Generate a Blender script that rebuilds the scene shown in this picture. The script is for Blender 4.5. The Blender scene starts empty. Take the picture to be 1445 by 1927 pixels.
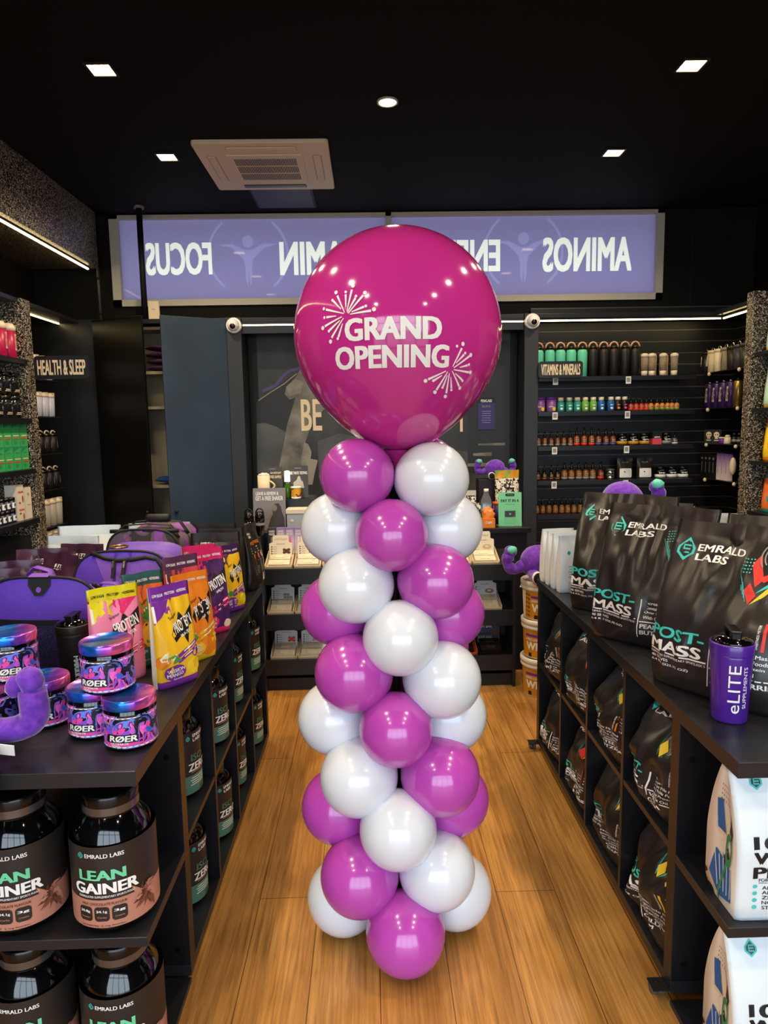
import bpy, bmesh, math, random
from mathutils import Vector, Matrix, noise
S = bpy.context.scene
COL = S.collection
PI = math.pi
V3 = Vector

# ------------------------------------------------------------------ camera, world, exposure
FPX, PITCH, YAW, ROLL, EYE = 1300.0, 0.1243, 0.0187, 0.0169, 1.5
_f = V3((math.sin(YAW)*math.cos(PITCH), math.cos(YAW)*math.cos(PITCH), -math.sin(PITCH)))
_r = V3((math.cos(YAW), -math.sin(YAW), 0))
_u = _r.cross(_f)
RT = _r*math.cos(ROLL) - _u*math.sin(ROLL)
UP = _r*math.sin(ROLL) + _u*math.cos(ROLL)
cd = bpy.data.cameras.new('camera')
cam = bpy.data.objects.new('camera', cd)
COL.objects.link(cam)
cd.sensor_fit = 'VERTICAL'; cd.sensor_height = 36.0; cd.lens = FPX/1927*36.0
cd.clip_start = 0.05
cam.matrix_world = Matrix(((RT.x, UP.x, -_f.x, 0), (RT.y, UP.y, -_f.y, 0), (RT.z, UP.z, -_f.z, EYE), (0, 0, 0, 1)))
S.camera = cam

W = bpy.data.worlds.new('overcast_sky'); S.world = W
W.use_nodes = True
WORLD_STRENGTH = 6.0
W.node_tree.nodes['Background'].inputs[0].default_value = (0.72, 0.86, 1.0, 1)
W.node_tree.nodes['Background'].inputs[1].default_value = WORLD_STRENGTH
S.view_settings.view_transform = 'Standard'; S.view_settings.look = 'None'
S.view_settings.gamma = 1.0; S.view_settings.use_curve_mapping = False
S.view_settings.exposure = 0.0
DOWNLIGHT_W, STRIP_E, LENS_E = 13.0, 14.0, 30.0
WARM = (1.0, 0.80, 0.55)

def ray(px, py):
    return _f*FPX + RT*(px-722.5) - UP*(py-963.5)
def onz(px, py, z):
    d = ray(px, py); return V3((0, 0, EYE)) + d*((z-EYE)/d.z)
def ony(px, py, y):
    d = ray(px, py); return V3((0, 0, EYE)) + d*(y/d.y)
def onx(px, py, x):
    d = ray(px, py); return V3((0, 0, EYE)) + d*(x/d.x)

# ------------------------------------------------------------------ materials
def lin(h):
    if not isinstance(h, str): return tuple(h)
    h = h.lstrip('#'); o = []
    for i in (0, 2, 4):
        c = int(h[i:i+2], 16)/255
        o.append(c/12.92 if c <= 0.04045 else ((c+0.055)/1.055)**2.4)
    return tuple(o)
MATS = {}
def mat(name, col='#808080', rough=0.5, metal=0.0, spec=0.5, coat=0.0, coat_r=0.1, emit=None, es=0.0, trans=0.0, ior=1.45, alpha=1.0, sss=0.0):
    if name in MATS: return MATS[name]
    m = bpy.data.materials.new(name); m.use_nodes = True
    b = m.node_tree.nodes['Principled BSDF']
    b.inputs['Base Color'].default_value = (*lin(col), 1)
    b.inputs['Roughness'].default_value = rough
    b.inputs['Metallic'].default_value = metal
    b.inputs['Specular IOR Level'].default_value = spec
    b.inputs['Coat Weight'].default_value = coat
    b.inputs['Coat Roughness'].default_value = coat_r
    b.inputs['Transmission Weight'].default_value = trans
    b.inputs['IOR'].default_value = ior
    b.inputs['Alpha'].default_value = alpha
    if emit:
        b.inputs['Emission Color'].default_value = (*lin(emit), 1)
        b.inputs['Emission Strength'].default_value = es
    MATS[name] = m
    return m
def nd(m, typ, **kw):
    n = m.node_tree.nodes.new(typ)
    for k, v in kw.items():
        if k in n.inputs: n.inputs[k].default_value = v
        else: setattr(n, k, v)
    return n
def lk(m, a, b): m.node_tree.links.new(a, b)
def bsdf(m): return m.node_tree.nodes['Principled BSDF']
def coords(m, scale=(1, 1, 1), rot=(0, 0, 0), kind='Object'):
    t = nd(m, 'ShaderNodeTexCoord'); mp = nd(m, 'ShaderNodeMapping')
    mp.inputs['Scale'].default_value = scale; mp.inputs['Rotation'].default_value = rot
    lk(m, t.outputs[kind], mp.inputs['Vector']); return mp.outputs['Vector']
def ramp(m, fac, stops, const=False):
    r = nd(m, 'ShaderNodeValToRGB'); e = r.color_ramp.elements
    if const: r.color_ramp.interpolation = 'CONSTANT'
    while len(e) < len(stops): e.new(0.5)
    for i, (p, c) in enumerate(stops):
        e[i].position = p; e[i].color = (*lin(c), 1)
    lk(m, fac, r.inputs['Fac']); return r.outputs['Color']
def bump(m, h, strength=0.2, dist=0.01):
    b = nd(m, 'ShaderNodeBump'); b.inputs['Strength'].default_value = strength; b.inputs['Distance'].default_value = dist
    lk(m, h, b.inputs['Height']); lk(m, b.outputs['Normal'], bsdf(m).inputs['Normal'])
def patmat(name, scale, stops, rough=0.5, tex='noise', const=True, detail=2.0, metal=0.0, coat=0.0, coords_scale=(1, 1, 1), distort=0.0, bmp=0.0):
    if name in MATS: return MATS[name]
    m = mat(name, rough=rough, metal=metal, coat=coat)
    v = coords(m, coords_scale)
    if tex == 'noise':
        t = nd(m, 'ShaderNodeTexNoise'); t.inputs['Scale'].default_value = scale; t.inputs['Detail'].default_value = detail; t.inputs['Distortion'].default_value = distort
        lk(m, v, t.inputs['Vector']); fac = t.outputs['Fac']
    elif tex == 'voronoi':
        t = nd(m, 'ShaderNodeTexVoronoi'); t.inputs['Scale'].default_value = scale
        lk(m, v, t.inputs['Vector']); s = nd(m, 'ShaderNodeSeparateColor'); lk(m, t.outputs['Color'], s.inputs['Color']); fac = s.outputs['Red']
    else:
        t = nd(m, 'ShaderNodeTexWave'); t.inputs['Scale'].default_value = scale; t.inputs['Distortion'].default_value = distort
        lk(m, v, t.inputs['Vector']); fac = t.outputs['Fac']
    c = ramp(m, fac, stops, const); lk(m, c, bsdf(m).inputs['Base Color'])
    if bmp: bump(m, fac, bmp, 0.004)
    return m

M_lam = mat('black_laminate', '#1d1e22', rough=0.32, spec=0.5)
M_lam2 = patmat('black_woodgrain_laminate', 6, [(0.0, '#0a0b0e'), (0.5, '#131419'), (1.0, '#1d1e24')], rough=0.3, coords_scale=(40, 40, 1), const=False, detail=4)
M_blk = mat('matte_black', '#0b0b0b', rough=0.6)
M_ceil = mat('ceiling_black', '#100d0b', rough=0.8, spec=0.2)
M_wall = mat('wall_charcoal', '#17140f', rough=0.75, spec=0.2)
M_slat = mat('slat_black', '#0d0f12', rough=0.45)
M_gloss = mat('gloss_black_plastic', '#050507', rough=0.08, coat=0.5, coat_r=0.03)
M_lid = mat('lid_black_plastic', '#0a0a0b', rough=0.22)
M_white = mat('print_white', '#f2f2ee', rough=0.5)
M_grey = mat('print_grey', '#8d8d8d', rough=0.5)
M_dkgrey = mat('print_dark_grey', '#2a2a2a', rough=0.5)
M_teal = mat('print_teal', '#3fc9c0', rough=0.5)
M_mint = mat('print_mint', '#6fd3a0', rough=0.5)
M_red = mat('print_red', '#e5372b', rough=0.5)
M_orange = mat('print_orange', '#f08a1e', rough=0.5)
M_yellow = mat('print_yellow', '#f3d02f', rough=0.5)
M_blue = mat('print_blue', '#1f63a8', rough=0.5)
M_purple = mat('print_purple', '#6a2b9e', rough=0.5)
M_pink = mat('print_pink', '#ef4a9c', rough=0.5)
M_green = mat('print_green', '#4b9a3f', rough=0.5)
M_black = mat('print_black', '#101010', rough=0.5)
M_cream = mat('print_cream', '#e9d6b4', rough=0.55)
M_brown = mat('print_brown', '#5a2f22', rough=0.55)
M_chrome = mat('chrome', '#d8d8d8', rough=0.15, metal=1.0)
M_paper = mat('white_paper', '#e9e8e4', rough=0.7)
M_bag = patmat('black_foil_pouch', 5, [(0.3, '#1c1a18'), (0.7, '#282522')], rough=0.34, const=False)
bsdf(M_bag).inputs['Specular IOR Level'].default_value = 0.6
M_wbag = mat('white_foil_pouch', '#dfe9ee', rough=0.35)
M_glit = patmat('black_glitter_laminate', 230, [(0.0, '#070707'), (0.45, '#2a2620'), (0.64, '#7d725f'), (0.84, '#d9cbb0')], rough=0.35, tex='voronoi')
M_strip = mat('led_strip_light', '#fff2c8', emit='#ffe3a0', es=STRIP_E)
M_lens = mat('downlight_lens', '#ffffff', emit='#ffd9a0', es=LENS_E)
M_trim = mat('downlight_trim', '#2a2620', rough=0.5)

M_floor = mat('oak_plank_floor', rough=0.33)
def _floor():
    m = M_floor
    v = coords(m, rot=(0, 0, PI/2))
    br = nd(m, 'ShaderNodeTexBrick', offset=0.37, offset_frequency=2)
    for k, val in (('Scale', 1.0), ('Mortar Size', 0.0012), ('Mortar Smooth', 0.2), ('Brick Width', 1.5), ('Row Height', 0.19), ('Bias', 0.0)):
        br.inputs[k].default_value = val
    br.inputs['Color1'].default_value = (*lin('#e3aa5c'), 1); br.inputs['Color2'].default_value = (*lin('#cf934a'), 1); br.inputs['Mortar'].default_value = (*lin('#5e3a18'), 1)
    lk(m, v, br.inputs['Vector'])
    v2 = coords(m, scale=(30, 1.0, 1))
    n = nd(m, 'ShaderNodeTexNoise'); n.inputs['Scale'].default_value = 3.0; n.inputs['Detail'].default_value = 8.0; n.inputs['Roughness'].default_value = 0.65; n.inputs['Distortion'].default_value = 0.6
    lk(m, v2, n.inputs['Vector'])
    g = ramp(m, n.outputs['Fac'], [(0.28, '#8a7a66'), (0.48, '#d8cfc2'), (0.68, '#ffffff')])
    mx = nd(m, 'ShaderNodeMix', data_type='RGBA', blend_type='MULTIPLY'); mx.inputs['Factor'].default_value = 0.85
    lk(m, br.outputs['Color'], mx.inputs['A']); lk(m, g, mx.inputs['B'])
    v3 = coords(m, scale=(4, .5, 1))
    n2 = nd(m, 'ShaderNodeTexNoise'); n2.inputs['Scale'].default_value = 2.0; n2.inputs['Detail'].default_value = 3.0
    lk(m, v3, n2.inputs['Vector'])
    g2 = ramp(m, n2.outputs['Fac'], [(0.3, '#b8b0a8'), (0.7, '#ffffff')])
    mx2 = nd(m, 'ShaderNodeMix', data_type='RGBA', blend_type='MULTIPLY'); mx2.inputs['Factor'].default_value = 0.7
    lk(m, mx.outputs['Result'], mx2.inputs['A']); lk(m, g2, mx2.inputs['B'])
    lk(m, mx2.outputs['Result'], bsdf(m).inputs['Base Color'])
    bump(m, n.outputs['Fac'], 0.06, 0.002)
_floor()

# ------------------------------------------------------------------ mesh builder
class MB:
    def __init__(self): self.v = []; self.f = []; self.mi = []; self.sm = []; self.mats = []
    def slot(self, m):
        if m not in self.mats: self.mats.append(m)
        return self.mats.index(m)
    def add(self, vs, fs, m, smooth=False):
        o = len(self.v); s = self.slot(m)
        self.v += [tuple(p) for p in vs]
        for f in fs:
            self.f.append([i+o for i in f]); self.mi.append(s); self.sm.append(smooth)
        return self
    def bb(self, x0, y0, z0, x1, y1, z1, m):
        vs = [(x, y, z) for z in (z0, z1) for x, y in ((x0, y0), (x1, y0), (x1, y1), (x0, y1))]
        return self.add(vs, [(3, 2, 1, 0), (4, 5, 6, 7), (0, 1, 5, 4), (1, 2, 6, 5), (2, 3, 7, 6), (3, 0, 4, 7)], m)
    def xbox(self, M, sx, sy, sz, m):
        vs = [M @ V3((x*sx/2, y*sy/2, z*sz/2)) for z in (-1, 1) for x, y in ((-1, -1), (1, -1), (1, 1), (-1, 1))]
        return self.add(vs, [(3, 2, 1, 0), (4, 5, 6, 7), (0, 1, 5, 4), (1, 2, 6, 5), (2, 3, 7, 6), (3, 0, 4, 7)], m)
    def lathe(self, prof, m, seg=28, c=(0, 0, 0), M=None, smooth=True, cap=True):
        vs = []; fs = []; n = len(prof)
        for r, z in prof:
            for k in range(seg):
                a = 2*PI*k/seg
                p = V3((c[0]+r*math.cos(a), c[1]+r*math.sin(a), c[2]+z))
                vs.append(M @ p if M else p)
        for i in range(n-1):
            for k in range(seg):
                k2 = (k+1) % seg
                fs.append((i*seg+k, i*seg+k2, (i+1)*seg+k2, (i+1)*seg+k))
        self.add(vs, fs, m, smooth)
        if cap:
            o = len(self.v)-n*seg; s = self.slot(m)
            if prof[0][0] > 1e-5: self.f.append([o+k for k in range(seg)][::-1]); self.mi.append(s); self.sm.append(False)
            if prof[-1][0] > 1e-5: self.f.append([o+(n-1)*seg+k for k in range(seg)]); self.mi.append(s); self.sm.append(False)
        return self
    def tube(self, pts, r, m, seg=8, closed=False):
        pts = [V3(p) for p in pts]; n = len(pts)
        rs = r if isinstance(r, (list, tuple)) else [r]*n
        vs = []; fs = []; nrm = None
        for i, p in enumerate(pts):
            t = (pts[(i+1) % n]-pts[i-1]) if closed else (pts[min(i+1, n-1)]-pts[max(i-1, 0)])
            t.normalize()
            if nrm is None:
                nrm = t.orthogonal().normalized()
            nrm = (nrm - t*nrm.dot(t)); nrm.normalize()
            b = t.cross(nrm)
            for k in range(seg):
                a = 2*PI*k/seg; vs.append(p+(nrm*math.cos(a)+b*math.sin(a))*rs[i])
        for i in range(n if closed else n-1):
            for k in range(seg):
                k2 = (k+1) % seg; j = (i+1) % n
                fs.append((i*seg+k, i*seg+k2, j*seg+k2, j*seg+k))
        if not closed:
            fs.append([k for k in range(seg)][::-1]); fs.append([(n-1)*seg+k for k in range(seg)])
        return self.add(vs, fs, m, True)
    def ball(self, c, rx, ry, rz, m, seg=20, rings=12, M=None, wob=0.0, seed=0):
        vs = []; fs = []
        for i in range(rings+1):
            t = PI*i/rings
            for k in range(seg):
                a = 2*PI*k/seg
                p = V3((math.sin(t)*math.cos(a), math.sin(t)*math.sin(a), -math.cos(t)))
                if wob: p *= 1+wob*noise.noise(p*2.2+V3((seed, seed*1.7, 0)))
                p = V3((p.x*rx, p.y*ry, p.z*rz))
                if M: p = M @ p
                vs.append(p+V3(c))
        for i in range(rings):
            for k in range(seg):
                k2 = (k+1) % seg
                fs.append((i*seg+k, i*seg+k2, (i+1)*seg+k2, (i+1)*seg+k))
        return self.add(vs, fs, m, True)
    def grid(self, fn, nu, nv, m, smooth=True, flip=False):
        vs = [fn(i/nu, j/nv) for j in range(nv+1) for i in range(nu+1)]
        fs = []
        for j in range(nv):
            for i in range(nu):
                a = j*(nu+1)+i; q = (a, a+1, a+nu+2, a+nu+1)
                fs.append(q[::-1] if flip else q)
        return self.add(vs, fs, m, smooth)
    def prism(self, pts, mp, d, m):
        # a polygon (u, v) with thickness d along the map's normal
        n = len(pts)
        a = [mp(u, v, 0.0) for u, v in pts]; b = [mp(u, v, d) for u, v in pts]
        fs = [list(range(n))[::-1], [n+i for i in range(n)]] + [(i, (i+1) % n, n+(i+1) % n, n+i) for i in range(n)]
        return self.add(a+b, fs, m)
    def mesh(self, name):
        me = bpy.data.meshes.new(name)
        me.from_pydata(self.v, [], self.f)
        for m in self.mats: me.materials.append(m)
        me.polygons.foreach_set('material_index', self.mi)
        me.polygons.foreach_set('use_smooth', self.sm)
        me.update(); return me
    def build(self, name, parent=None, world=False, fix=True, bevel=0.0):
        if world and parent is not None:
            o = parent.location; self.v = [(x-o.x, y-o.y, z-o.z) for x, y, z in self.v]
        me = self.mesh(name)
        if fix:
            bm = bmesh.new(); bm.from_mesh(me); bmesh.ops.remove_doubles(bm, verts=bm.verts, dist=1e-6); bm.to_mesh(me); bm.free()
        ob = bpy.data.objects.new(name, me); COL.objects.link(ob)
        if parent is not None: ob.parent = parent
        if bevel:
            md = ob.modifiers.new('bevel', 'BEVEL'); md.width = bevel; md.segments = 2; md.limit_method = 'ANGLE'
        return ob

# ------------------------------------------------------------------ printing on surfaces
_txt = {}
def text2d(s, bold):
    k = (s, bold)
    if k in _txt: return _txt[k]
    c = bpy.data.curves.new('t', 'FONT'); c.body = s; c.resolution_u = 3; c.offset = min(bold, 0.0); c.align_x = 'CENTER'; c.space_line = 0.8
    o = bpy.data.objects.new('t', c); COL.objects.link(o)
    dg = bpy.context.evaluated_depsgraph_get()
    me = bpy.data.meshes.new_from_object(o.evaluated_get(dg))
    vs = [(v.co.x, v.co.y) for v in me.vertices]; fs = [tuple(p.vertices) for p in me.polygons]
    bpy.data.objects.remove(o); bpy.data.curves.remove(c); bpy.data.meshes.remove(me)
    x0 = min(v[0] for v in vs); x1 = max(v[0] for v in vs); y0 = min(v[1] for v in vs); y1 = max(v[1] for v in vs)
    vs = [((x-x0)/(x1-x0)-.5, (y-y0)/(y1-y0)-.5) for x, y in vs]
    lay = [(vs, fs)]
    if bold > .012:
        # heavier strokes: the same letters once more to either side, each a hair further out
        dx = bold*.7/(x1-x0); dy = bold*.35/(y1-y0)
        lay = [([((x+ax)/(1+2*dx), (y+ay)/(1+2*dy)) for x, y in vs], fs) for ax, ay in ((-dx, -dy), (dx, -dy), (-dx, dy), (dx, dy))]
    _txt[k] = lay; return lay
def put2d(mb, vs, fs, mp, m, off, cut):
    if cut:
        bm = bmesh.new(); bv = [bm.verts.new((x, y, 0)) for x, y in vs]
        for f in fs:
            try: bm.faces.new([bv[i] for i in f])
            except ValueError: pass
        xs = [v[0] for v in vs]; ys = [v[1] for v in vs]
        for ax, lo, hi in ((0, min(xs), max(xs)), (1, min(ys), max(ys))):
            k = math.floor(lo/cut)+1
            while k*cut < hi:
                co = [0, 0, 0]; no = [0, 0, 0]; co[ax] = k*cut; no[ax] = 1
                bmesh.ops.bisect_plane(bm, geom=bm.verts[:]+bm.edges[:]+bm.faces[:], plane_co=co, plane_no=no); k += 1
        bm.verts.index_update()
        vs = [(v.co.x, v.co.y) for v in bm.verts]; fs = [[v.index for v in f.verts] for f in bm.faces]; bm.free()
    mb.add([mp(x, y, off) for x, y in vs], fs, m, False)
def text(mb, s, cx, cy, w, h, mp, m, off=0.0008, cut=0, bold=0.02, mirror=False, skew=0.0, rot=0.0):
    k = -1 if mirror else 1
    c, sn = math.cos(rot), math.sin(rot)
    for q, (vs, fs) in enumerate(text2d(s, bold)):
        o = []
        for x, y in vs:
            x = x*w*k + skew*y*h; y = y*h
            o.append((cx+x*c-y*sn, cy+x*sn+y*c))
        if mirror: fs = [f[::-1] for f in fs]
        put2d(mb, o, fs, mp, m, off+q*.00012, cut)
def poly(mb, pts, mp, m, off=0.0006, cut=0):
    a = sum(pts[i][0]*pts[(i+1) % len(pts)][1]-pts[(i+1) % len(pts)][0]*pts[i][1] for i in range(len(pts)))
    if a < 0: pts = pts[::-1]
    put2d(mb, pts, [list(range(len(pts)))], mp, m, off, cut)
def rect(mb, cx, cy, w, h, mp, m, off=0.0006, cut=0):
    poly(mb, [(cx-w/2, cy-h/2), (cx+w/2, cy-h/2), (cx+w/2, cy+h/2), (cx-w/2, cy+h/2)], mp, m, off, cut)
def disc(mb, cx, cy, rx, ry, mp, m, off=0.0006, cut=0, n=20):
    poly(mb, [(cx+rx*math.cos(2*PI*i/n), cy+ry*math.sin(2*PI*i/n)) for i in range(n)], mp, m, off, cut)
def rrect_pts(cx, cy, w, h, r, n=5):
    o = []
    for sx, sy, a0 in ((1, -1, -PI/2), (1, 1, 0), (-1, 1, PI/2), (-1, -1, PI)):
        for i in range(n+1):
            a = a0+PI/2*i/n; o.append((cx+sx*(w/2-r)+r*math.cos(a), cy+sy*(h/2-r)+r*math.sin(a)))
    return o
def line(mb, a, b, wd, mp, m, off=0.0006, cut=0, w2=None):
    a = Vector(a); b = Vector(b); d = (b-a).normalized(); n = Vector((-d.y, d.x)); w2 = wd if w2 is None else w2
    poly(mb, [tuple(a-n*wd/2), tuple(b-n*w2/2), tuple(b+n*w2/2), tuple(a+n*wd/2)], mp, m, off, cut)
def arc(mb, cx, cy, r, a0, a1, wd, mp, m, off=0.0006, n=12, ry=None):
    ry = ry or r
    for i in range(n):
        p = a0+(a1-a0)*i/n; q = a0+(a1-a0)*(i+1)/n
        poly(mb, [(cx+(r-wd/2)*math.cos(p), cy+(ry-wd/2)*math.sin(p)), (cx+(r+wd/2)*math.cos(p), cy+(ry+wd/2)*math.sin(p)),
                  (cx+(r+wd/2)*math.cos(q), cy+(ry+wd/2)*math.sin(q)), (cx+(r-wd/2)*math.cos(q), cy+(ry-wd/2)*math.sin(q))], mp, m, off)
def mp_plane(o, ux=(1, 0, 0), uy=(0, 0, 1)):
    o = V3(o); ux = V3(ux).normalized(); uy = V3(uy).normalized(); n = ux.cross(uy)
    return lambda u, v, off: o+ux*u+uy*v+n*off
def mp_cyl(r, c=(0, 0, 0)):
    def f(u, v, off):
        rr = (r(v) if callable(r) else r); a = u/rr; rr += off
        return V3((c[0]+rr*math.sin(a), c[1]-rr*math.cos(a), c[2]+v))
    return f

# ------------------------------------------------------------------ things
def thing(name, label, cat, loc=(0, 0, 0), rz=0.0, group=None):
    o = bpy.data.objects.new(name, None); COL.objects.link(o)
    o.empty_display_size = 0.05
    o.location = loc; o.rotation_euler = (0, 0, rz); o['label'] = label; o['category'] = cat
    if group: o['group'] = group
    return o
def tag(o, label, cat, group=None):
    o['label'] = label; o['category'] = cat
    if group: o['group'] = group
    return o
def struct(o): o['kind'] = 'structure'; return o
def dup(root, loc, rz=None, label=None, group=None):
    r = root.copy(); COL.objects.link(r); r.location = loc
    if rz is not None: r.rotation_euler = (0, 0, rz)
    if label: r['label'] = label
    if group: r['group'] = group
    for ch in list(root.children):
        c = ch.copy(); COL.objects.link(c); c.parent = r
        for g in list(ch.children):
            d = g.copy(); COL.objects.link(d); d.parent = c
    return r
ORD = ['first', 'second', 'third', 'fourth', 'fifth', 'sixth', 'seventh', 'eighth', 'ninth', 'tenth', 'eleventh', 'twelfth']
def lathe_parts(t, bands, seg=24):
    # bands: (part name, [(r, z) ...], material)
    for nm, prof, m in bands:
        MB().lathe(prof, m, seg).build(nm, t)

def sstep(a, b, x):
    t = min(1.0, max(0.0, (x-a)/(b-a))); return t*t*(3-2*t)
def pouch_fn(w, h, d, p=2.5, edge=0.0, seed=0.0, wr=0.12, lean=0.0, top=0.97, flat=0.86, low=0.25, slump=0.0):
    # S(u, v, side): a standing pouch, filled at the bottom and flat at the seal; side -1 is the front
    def T(u, v):
        e = max(0.0, 1-abs(u)**p)**(1/p)
        e = edge+(1-edge)*e
        g = 1-max(0.0, (v-low)/(flat-low))**1.7 if v < flat else 0.0
        g *= 0.86+0.14*sstep(0, .12, v)
        return d/2*e*g+0.0012
    def Sf(u, v, side):
        t = T(u, v)
        n = noise.noise(V3((u*1.9+seed, v*3.2, side*3.1+seed*.7)))+.45*noise.noise(V3((u*5+seed, v*6.0+seed, side*2.0)))
        rid = abs(noise.noise(V3((u*2.6+seed*1.3, v*1.4+seed, side+4.2))))
        k = sstep(0, .15, v)*(1-.7*sstep(flat-.05, flat+.08, v))
        y = side*t + side*wr*d*(n*.55-rid*.8+.2)*k*(1-abs(u)**4*.8)
        ww = w/2*(1-(1-top)*v)*(1-.035*(1-sstep(0, .1, v)))
        y += lean*h*v*v + .02*h*noise.noise(V3((u*.9+seed, v*1.2, 9.0)))*sstep(.6, 1, v)
        z = h*v + .012*h*noise.noise(V3((u*1.5+seed, 3.3, 1.0)))*v*v - slump*h*v*u
        return V3((u*ww, y, max(z, 0)))
    def mp(uu, vv, off):
        u = max(-1, min(1, uu/(w/2))); v = max(0.0, min(1, vv/h)); e = 0.004
        p0 = Sf(u, v, -1); du = Sf(u+e, v, -1)-p0; dv = Sf(u, v+e, -1)-p0
        n = du.cross(dv)
        if n.length < 1e-12: n = V3((0, -1, 0))
        n.normalize(); return p0+n*off
    return Sf, mp
def make_pouch(name, label, cat, w, h, d, bands, m_side=None, decor=None, seal=0.86, nu=18, nv=24, group=None, back=None, **kw):
    t = thing(name, label, cat, group=group)
    Sf, mp = pouch_fn(w, h, d, **kw)
    edge = kw.get('edge', 0.0)
    body = MB(); top = MB()
    for v0, v1, m in bands:
        tgt = top if v0 >= seal-1e-6 else body
        n = max(1, round((v1-v0)*nv))
        for side in (-1, 1):
            tgt.grid(lambda a, b, s=side: Sf(a*2-1, v0+(v1-v0)*b, s), nu, n, (back if (back and side > 0) else m), True, side > 0)
        if edge > 0:
            for su in (-1, 1):
                def sd(a, b, su=su):
                    v = v0+(v1-v0)*b; p = Sf(su, v, -1).lerp(Sf(su, v, 1), a); p.x -= su*.06*d*(1-(2*a-1)**2)*sstep(.05, .5, v); return p
                tgt.grid(sd, 4, n, m_side or m, True, su < 0)
    b0 = [Sf(i/nu*2-1, 0, -1) for i in range(nu+1)]+[Sf(1-i/nu*2, 0, 1) for i in range(nu+1)]
    body.add(b0, [list(range(len(b0)))[::-1]], bands[0][2])
    if decor: decor(body, mp)
    body.build('pouch_body', t)
    if top.v: top.build('top_seal', t)
    return t

# ------------------------------------------------------------------ room shell
XL, XR, YF, YB, ZC = -2.36, 2.80, -2.6, 5.11, 3.0
struct(MB().bb(XL-.1, YF-.1, -0.1, XR+.1, YB+.4, 0, M_floor).build('floor'))
struct(MB().bb(XL-.1, YF-.1, ZC, XR+.1, YB+.4, ZC+.1, M_ceil).build('ceiling'))
struct(MB().bb(XL-.1, YF-.1, 0, XL, YB+.4, ZC, M_wall).build('wall_left'))
struct(MB().bb(XR, YF-.1, 0, XR+.1, YB+.4, ZC, M_wall).build('wall_right'))
WX0, WX1, WZ0, WZ1 = -1.80, 2.128, 2.372, 2.992
w = MB()
w.bb(XL, YB, 0, XR, YB+.12, WZ0, M_wall); w.bb(XL, YB, WZ0, WX0, YB+.12, ZC, M_wall); w.bb(WX1, YB, WZ0, XR, YB+.12, ZC, M_wall); w.bb(WX0, YB, WZ1, WX1, YB+.12, ZC, M_wall)
struct(w.build('wall_back'))
# shopfront behind the camera: a wide glazed opening with slim mullions
w = MB()
w.bb(XL, YF-.1, 0, XR, YF, .08, M_blk); w.bb(XL, YF-.1, 2.75, XR, YF, ZC, M_blk)
for x in (XL, -1.1, .1, 1.4, XR-.08): w.bb(x, YF-.08, .08, x+.08, YF, 2.75, M_blk)
w.bb(XL, YF-.07, 2.15, XR, YF-.01, 2.2, M_blk)
struct(w.build('wall_front'))
M_pave = mat('concrete_pavement', '#8d8b86', rough=0.9)
struct(MB().bb(-30, -40, -.14, 30, YF-.1, -.02, M_pave).build('pavement'))
seam = mat('panel_seam_black', '#080705', rough=.8)
w = MB()
for x in (2.33, 2.62): w.bb(x, YB-.004, 2.25, x+.012, YB, ZC, seam)
struct(w.build('trim_1'))

# window in the back wall, frosted purple film with mirrored words
M_wframe = mat('cream_window_frame', '#cfc8b4', rough=.45)
M_film = mat('frosted_purple_film', rough=.5)
def filmmat(m, c, tr):
    nt = m.node_tree; out = nt.nodes['Material Output']; b = bsdf(m)
    b.inputs['Base Color'].default_value = (*lin(c), 1); b.inputs['Roughness'].default_value = .6; b.inputs['Coat Weight'].default_value = .6; b.inputs['Coat Roughness'].default_value = .03
    t = nd(m, 'ShaderNodeBsdfTranslucent'); t.inputs['Color'].default_value = (*lin(tr), 1)
    mx = nd(m, 'ShaderNodeMixShader'); mx.inputs['Fac'].default_value = .62
    lk(m, b.outputs[0], mx.inputs[1]); lk(m, t.outputs[0], mx.inputs[2]); lk(m, mx.outputs[0], out.inputs['Surface'])
filmmat(M_film, '#8d88b4', '#534a61')
M_fword = mat('frosted_white_film'); filmmat(M_fword, '#c4cccd', '#a39a88')
M_ffig = mat('frosted_pale_purple_film'); filmmat(M_ffig, '#938eba', '#5e5770')
fr = MB(); t_ = .045
fr.bb(WX0, YB-.02, WZ0, WX1, YB+.06, WZ0+t_, M_wframe); fr.bb(WX0, YB-.02, WZ1-.025, WX1, YB+.06, WZ1, M_wframe)
fr.bb(WX0, YB-.02, WZ0, WX0+.06, YB+.06, WZ1, M_wframe); fr.bb(WX1-.05, YB-.02, WZ0, WX1, YB+.06, WZ1, M_wframe)
fr.bb(.14, YB-.02, WZ0, .18, YB+.06, WZ1, M_wframe)
wt = thing('window_1', 'long transom window with frosted purple film above the back partition', 'window', (0.16, YB, WZ0)); wt['kind'] = 'structure'
fr.build('window_frame', wt, True)
from mathutils.geometry import delaunay_2d_cdt
class Flat:
    def __init__(s): s.items = []
    def add(s, vs, fs, m, smooth=False): s.items.append((vs, fs, m)); return s
fl = Flat(); mp = lambda u, v, off: (u, v)
def word(s, p0, p1):
    a = ony(*p0, YB+.02); b = ony(*p1, YB+.02)
    text(fl, s, (a.x+b.x)/2, (a.z+b.z)/2, abs(b.x-a.x), abs(a.z-b.z), mp, M_fword, mirror=True, bold=.055)
word('FOCUS', (272, 457), (400, 517)); word('VITAMIN', (525, 455), (720, 516)); word('ENERGY', (766, 452), (941, 511)); word('AMINOS', (1021, 447), (1188, 510))
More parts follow.
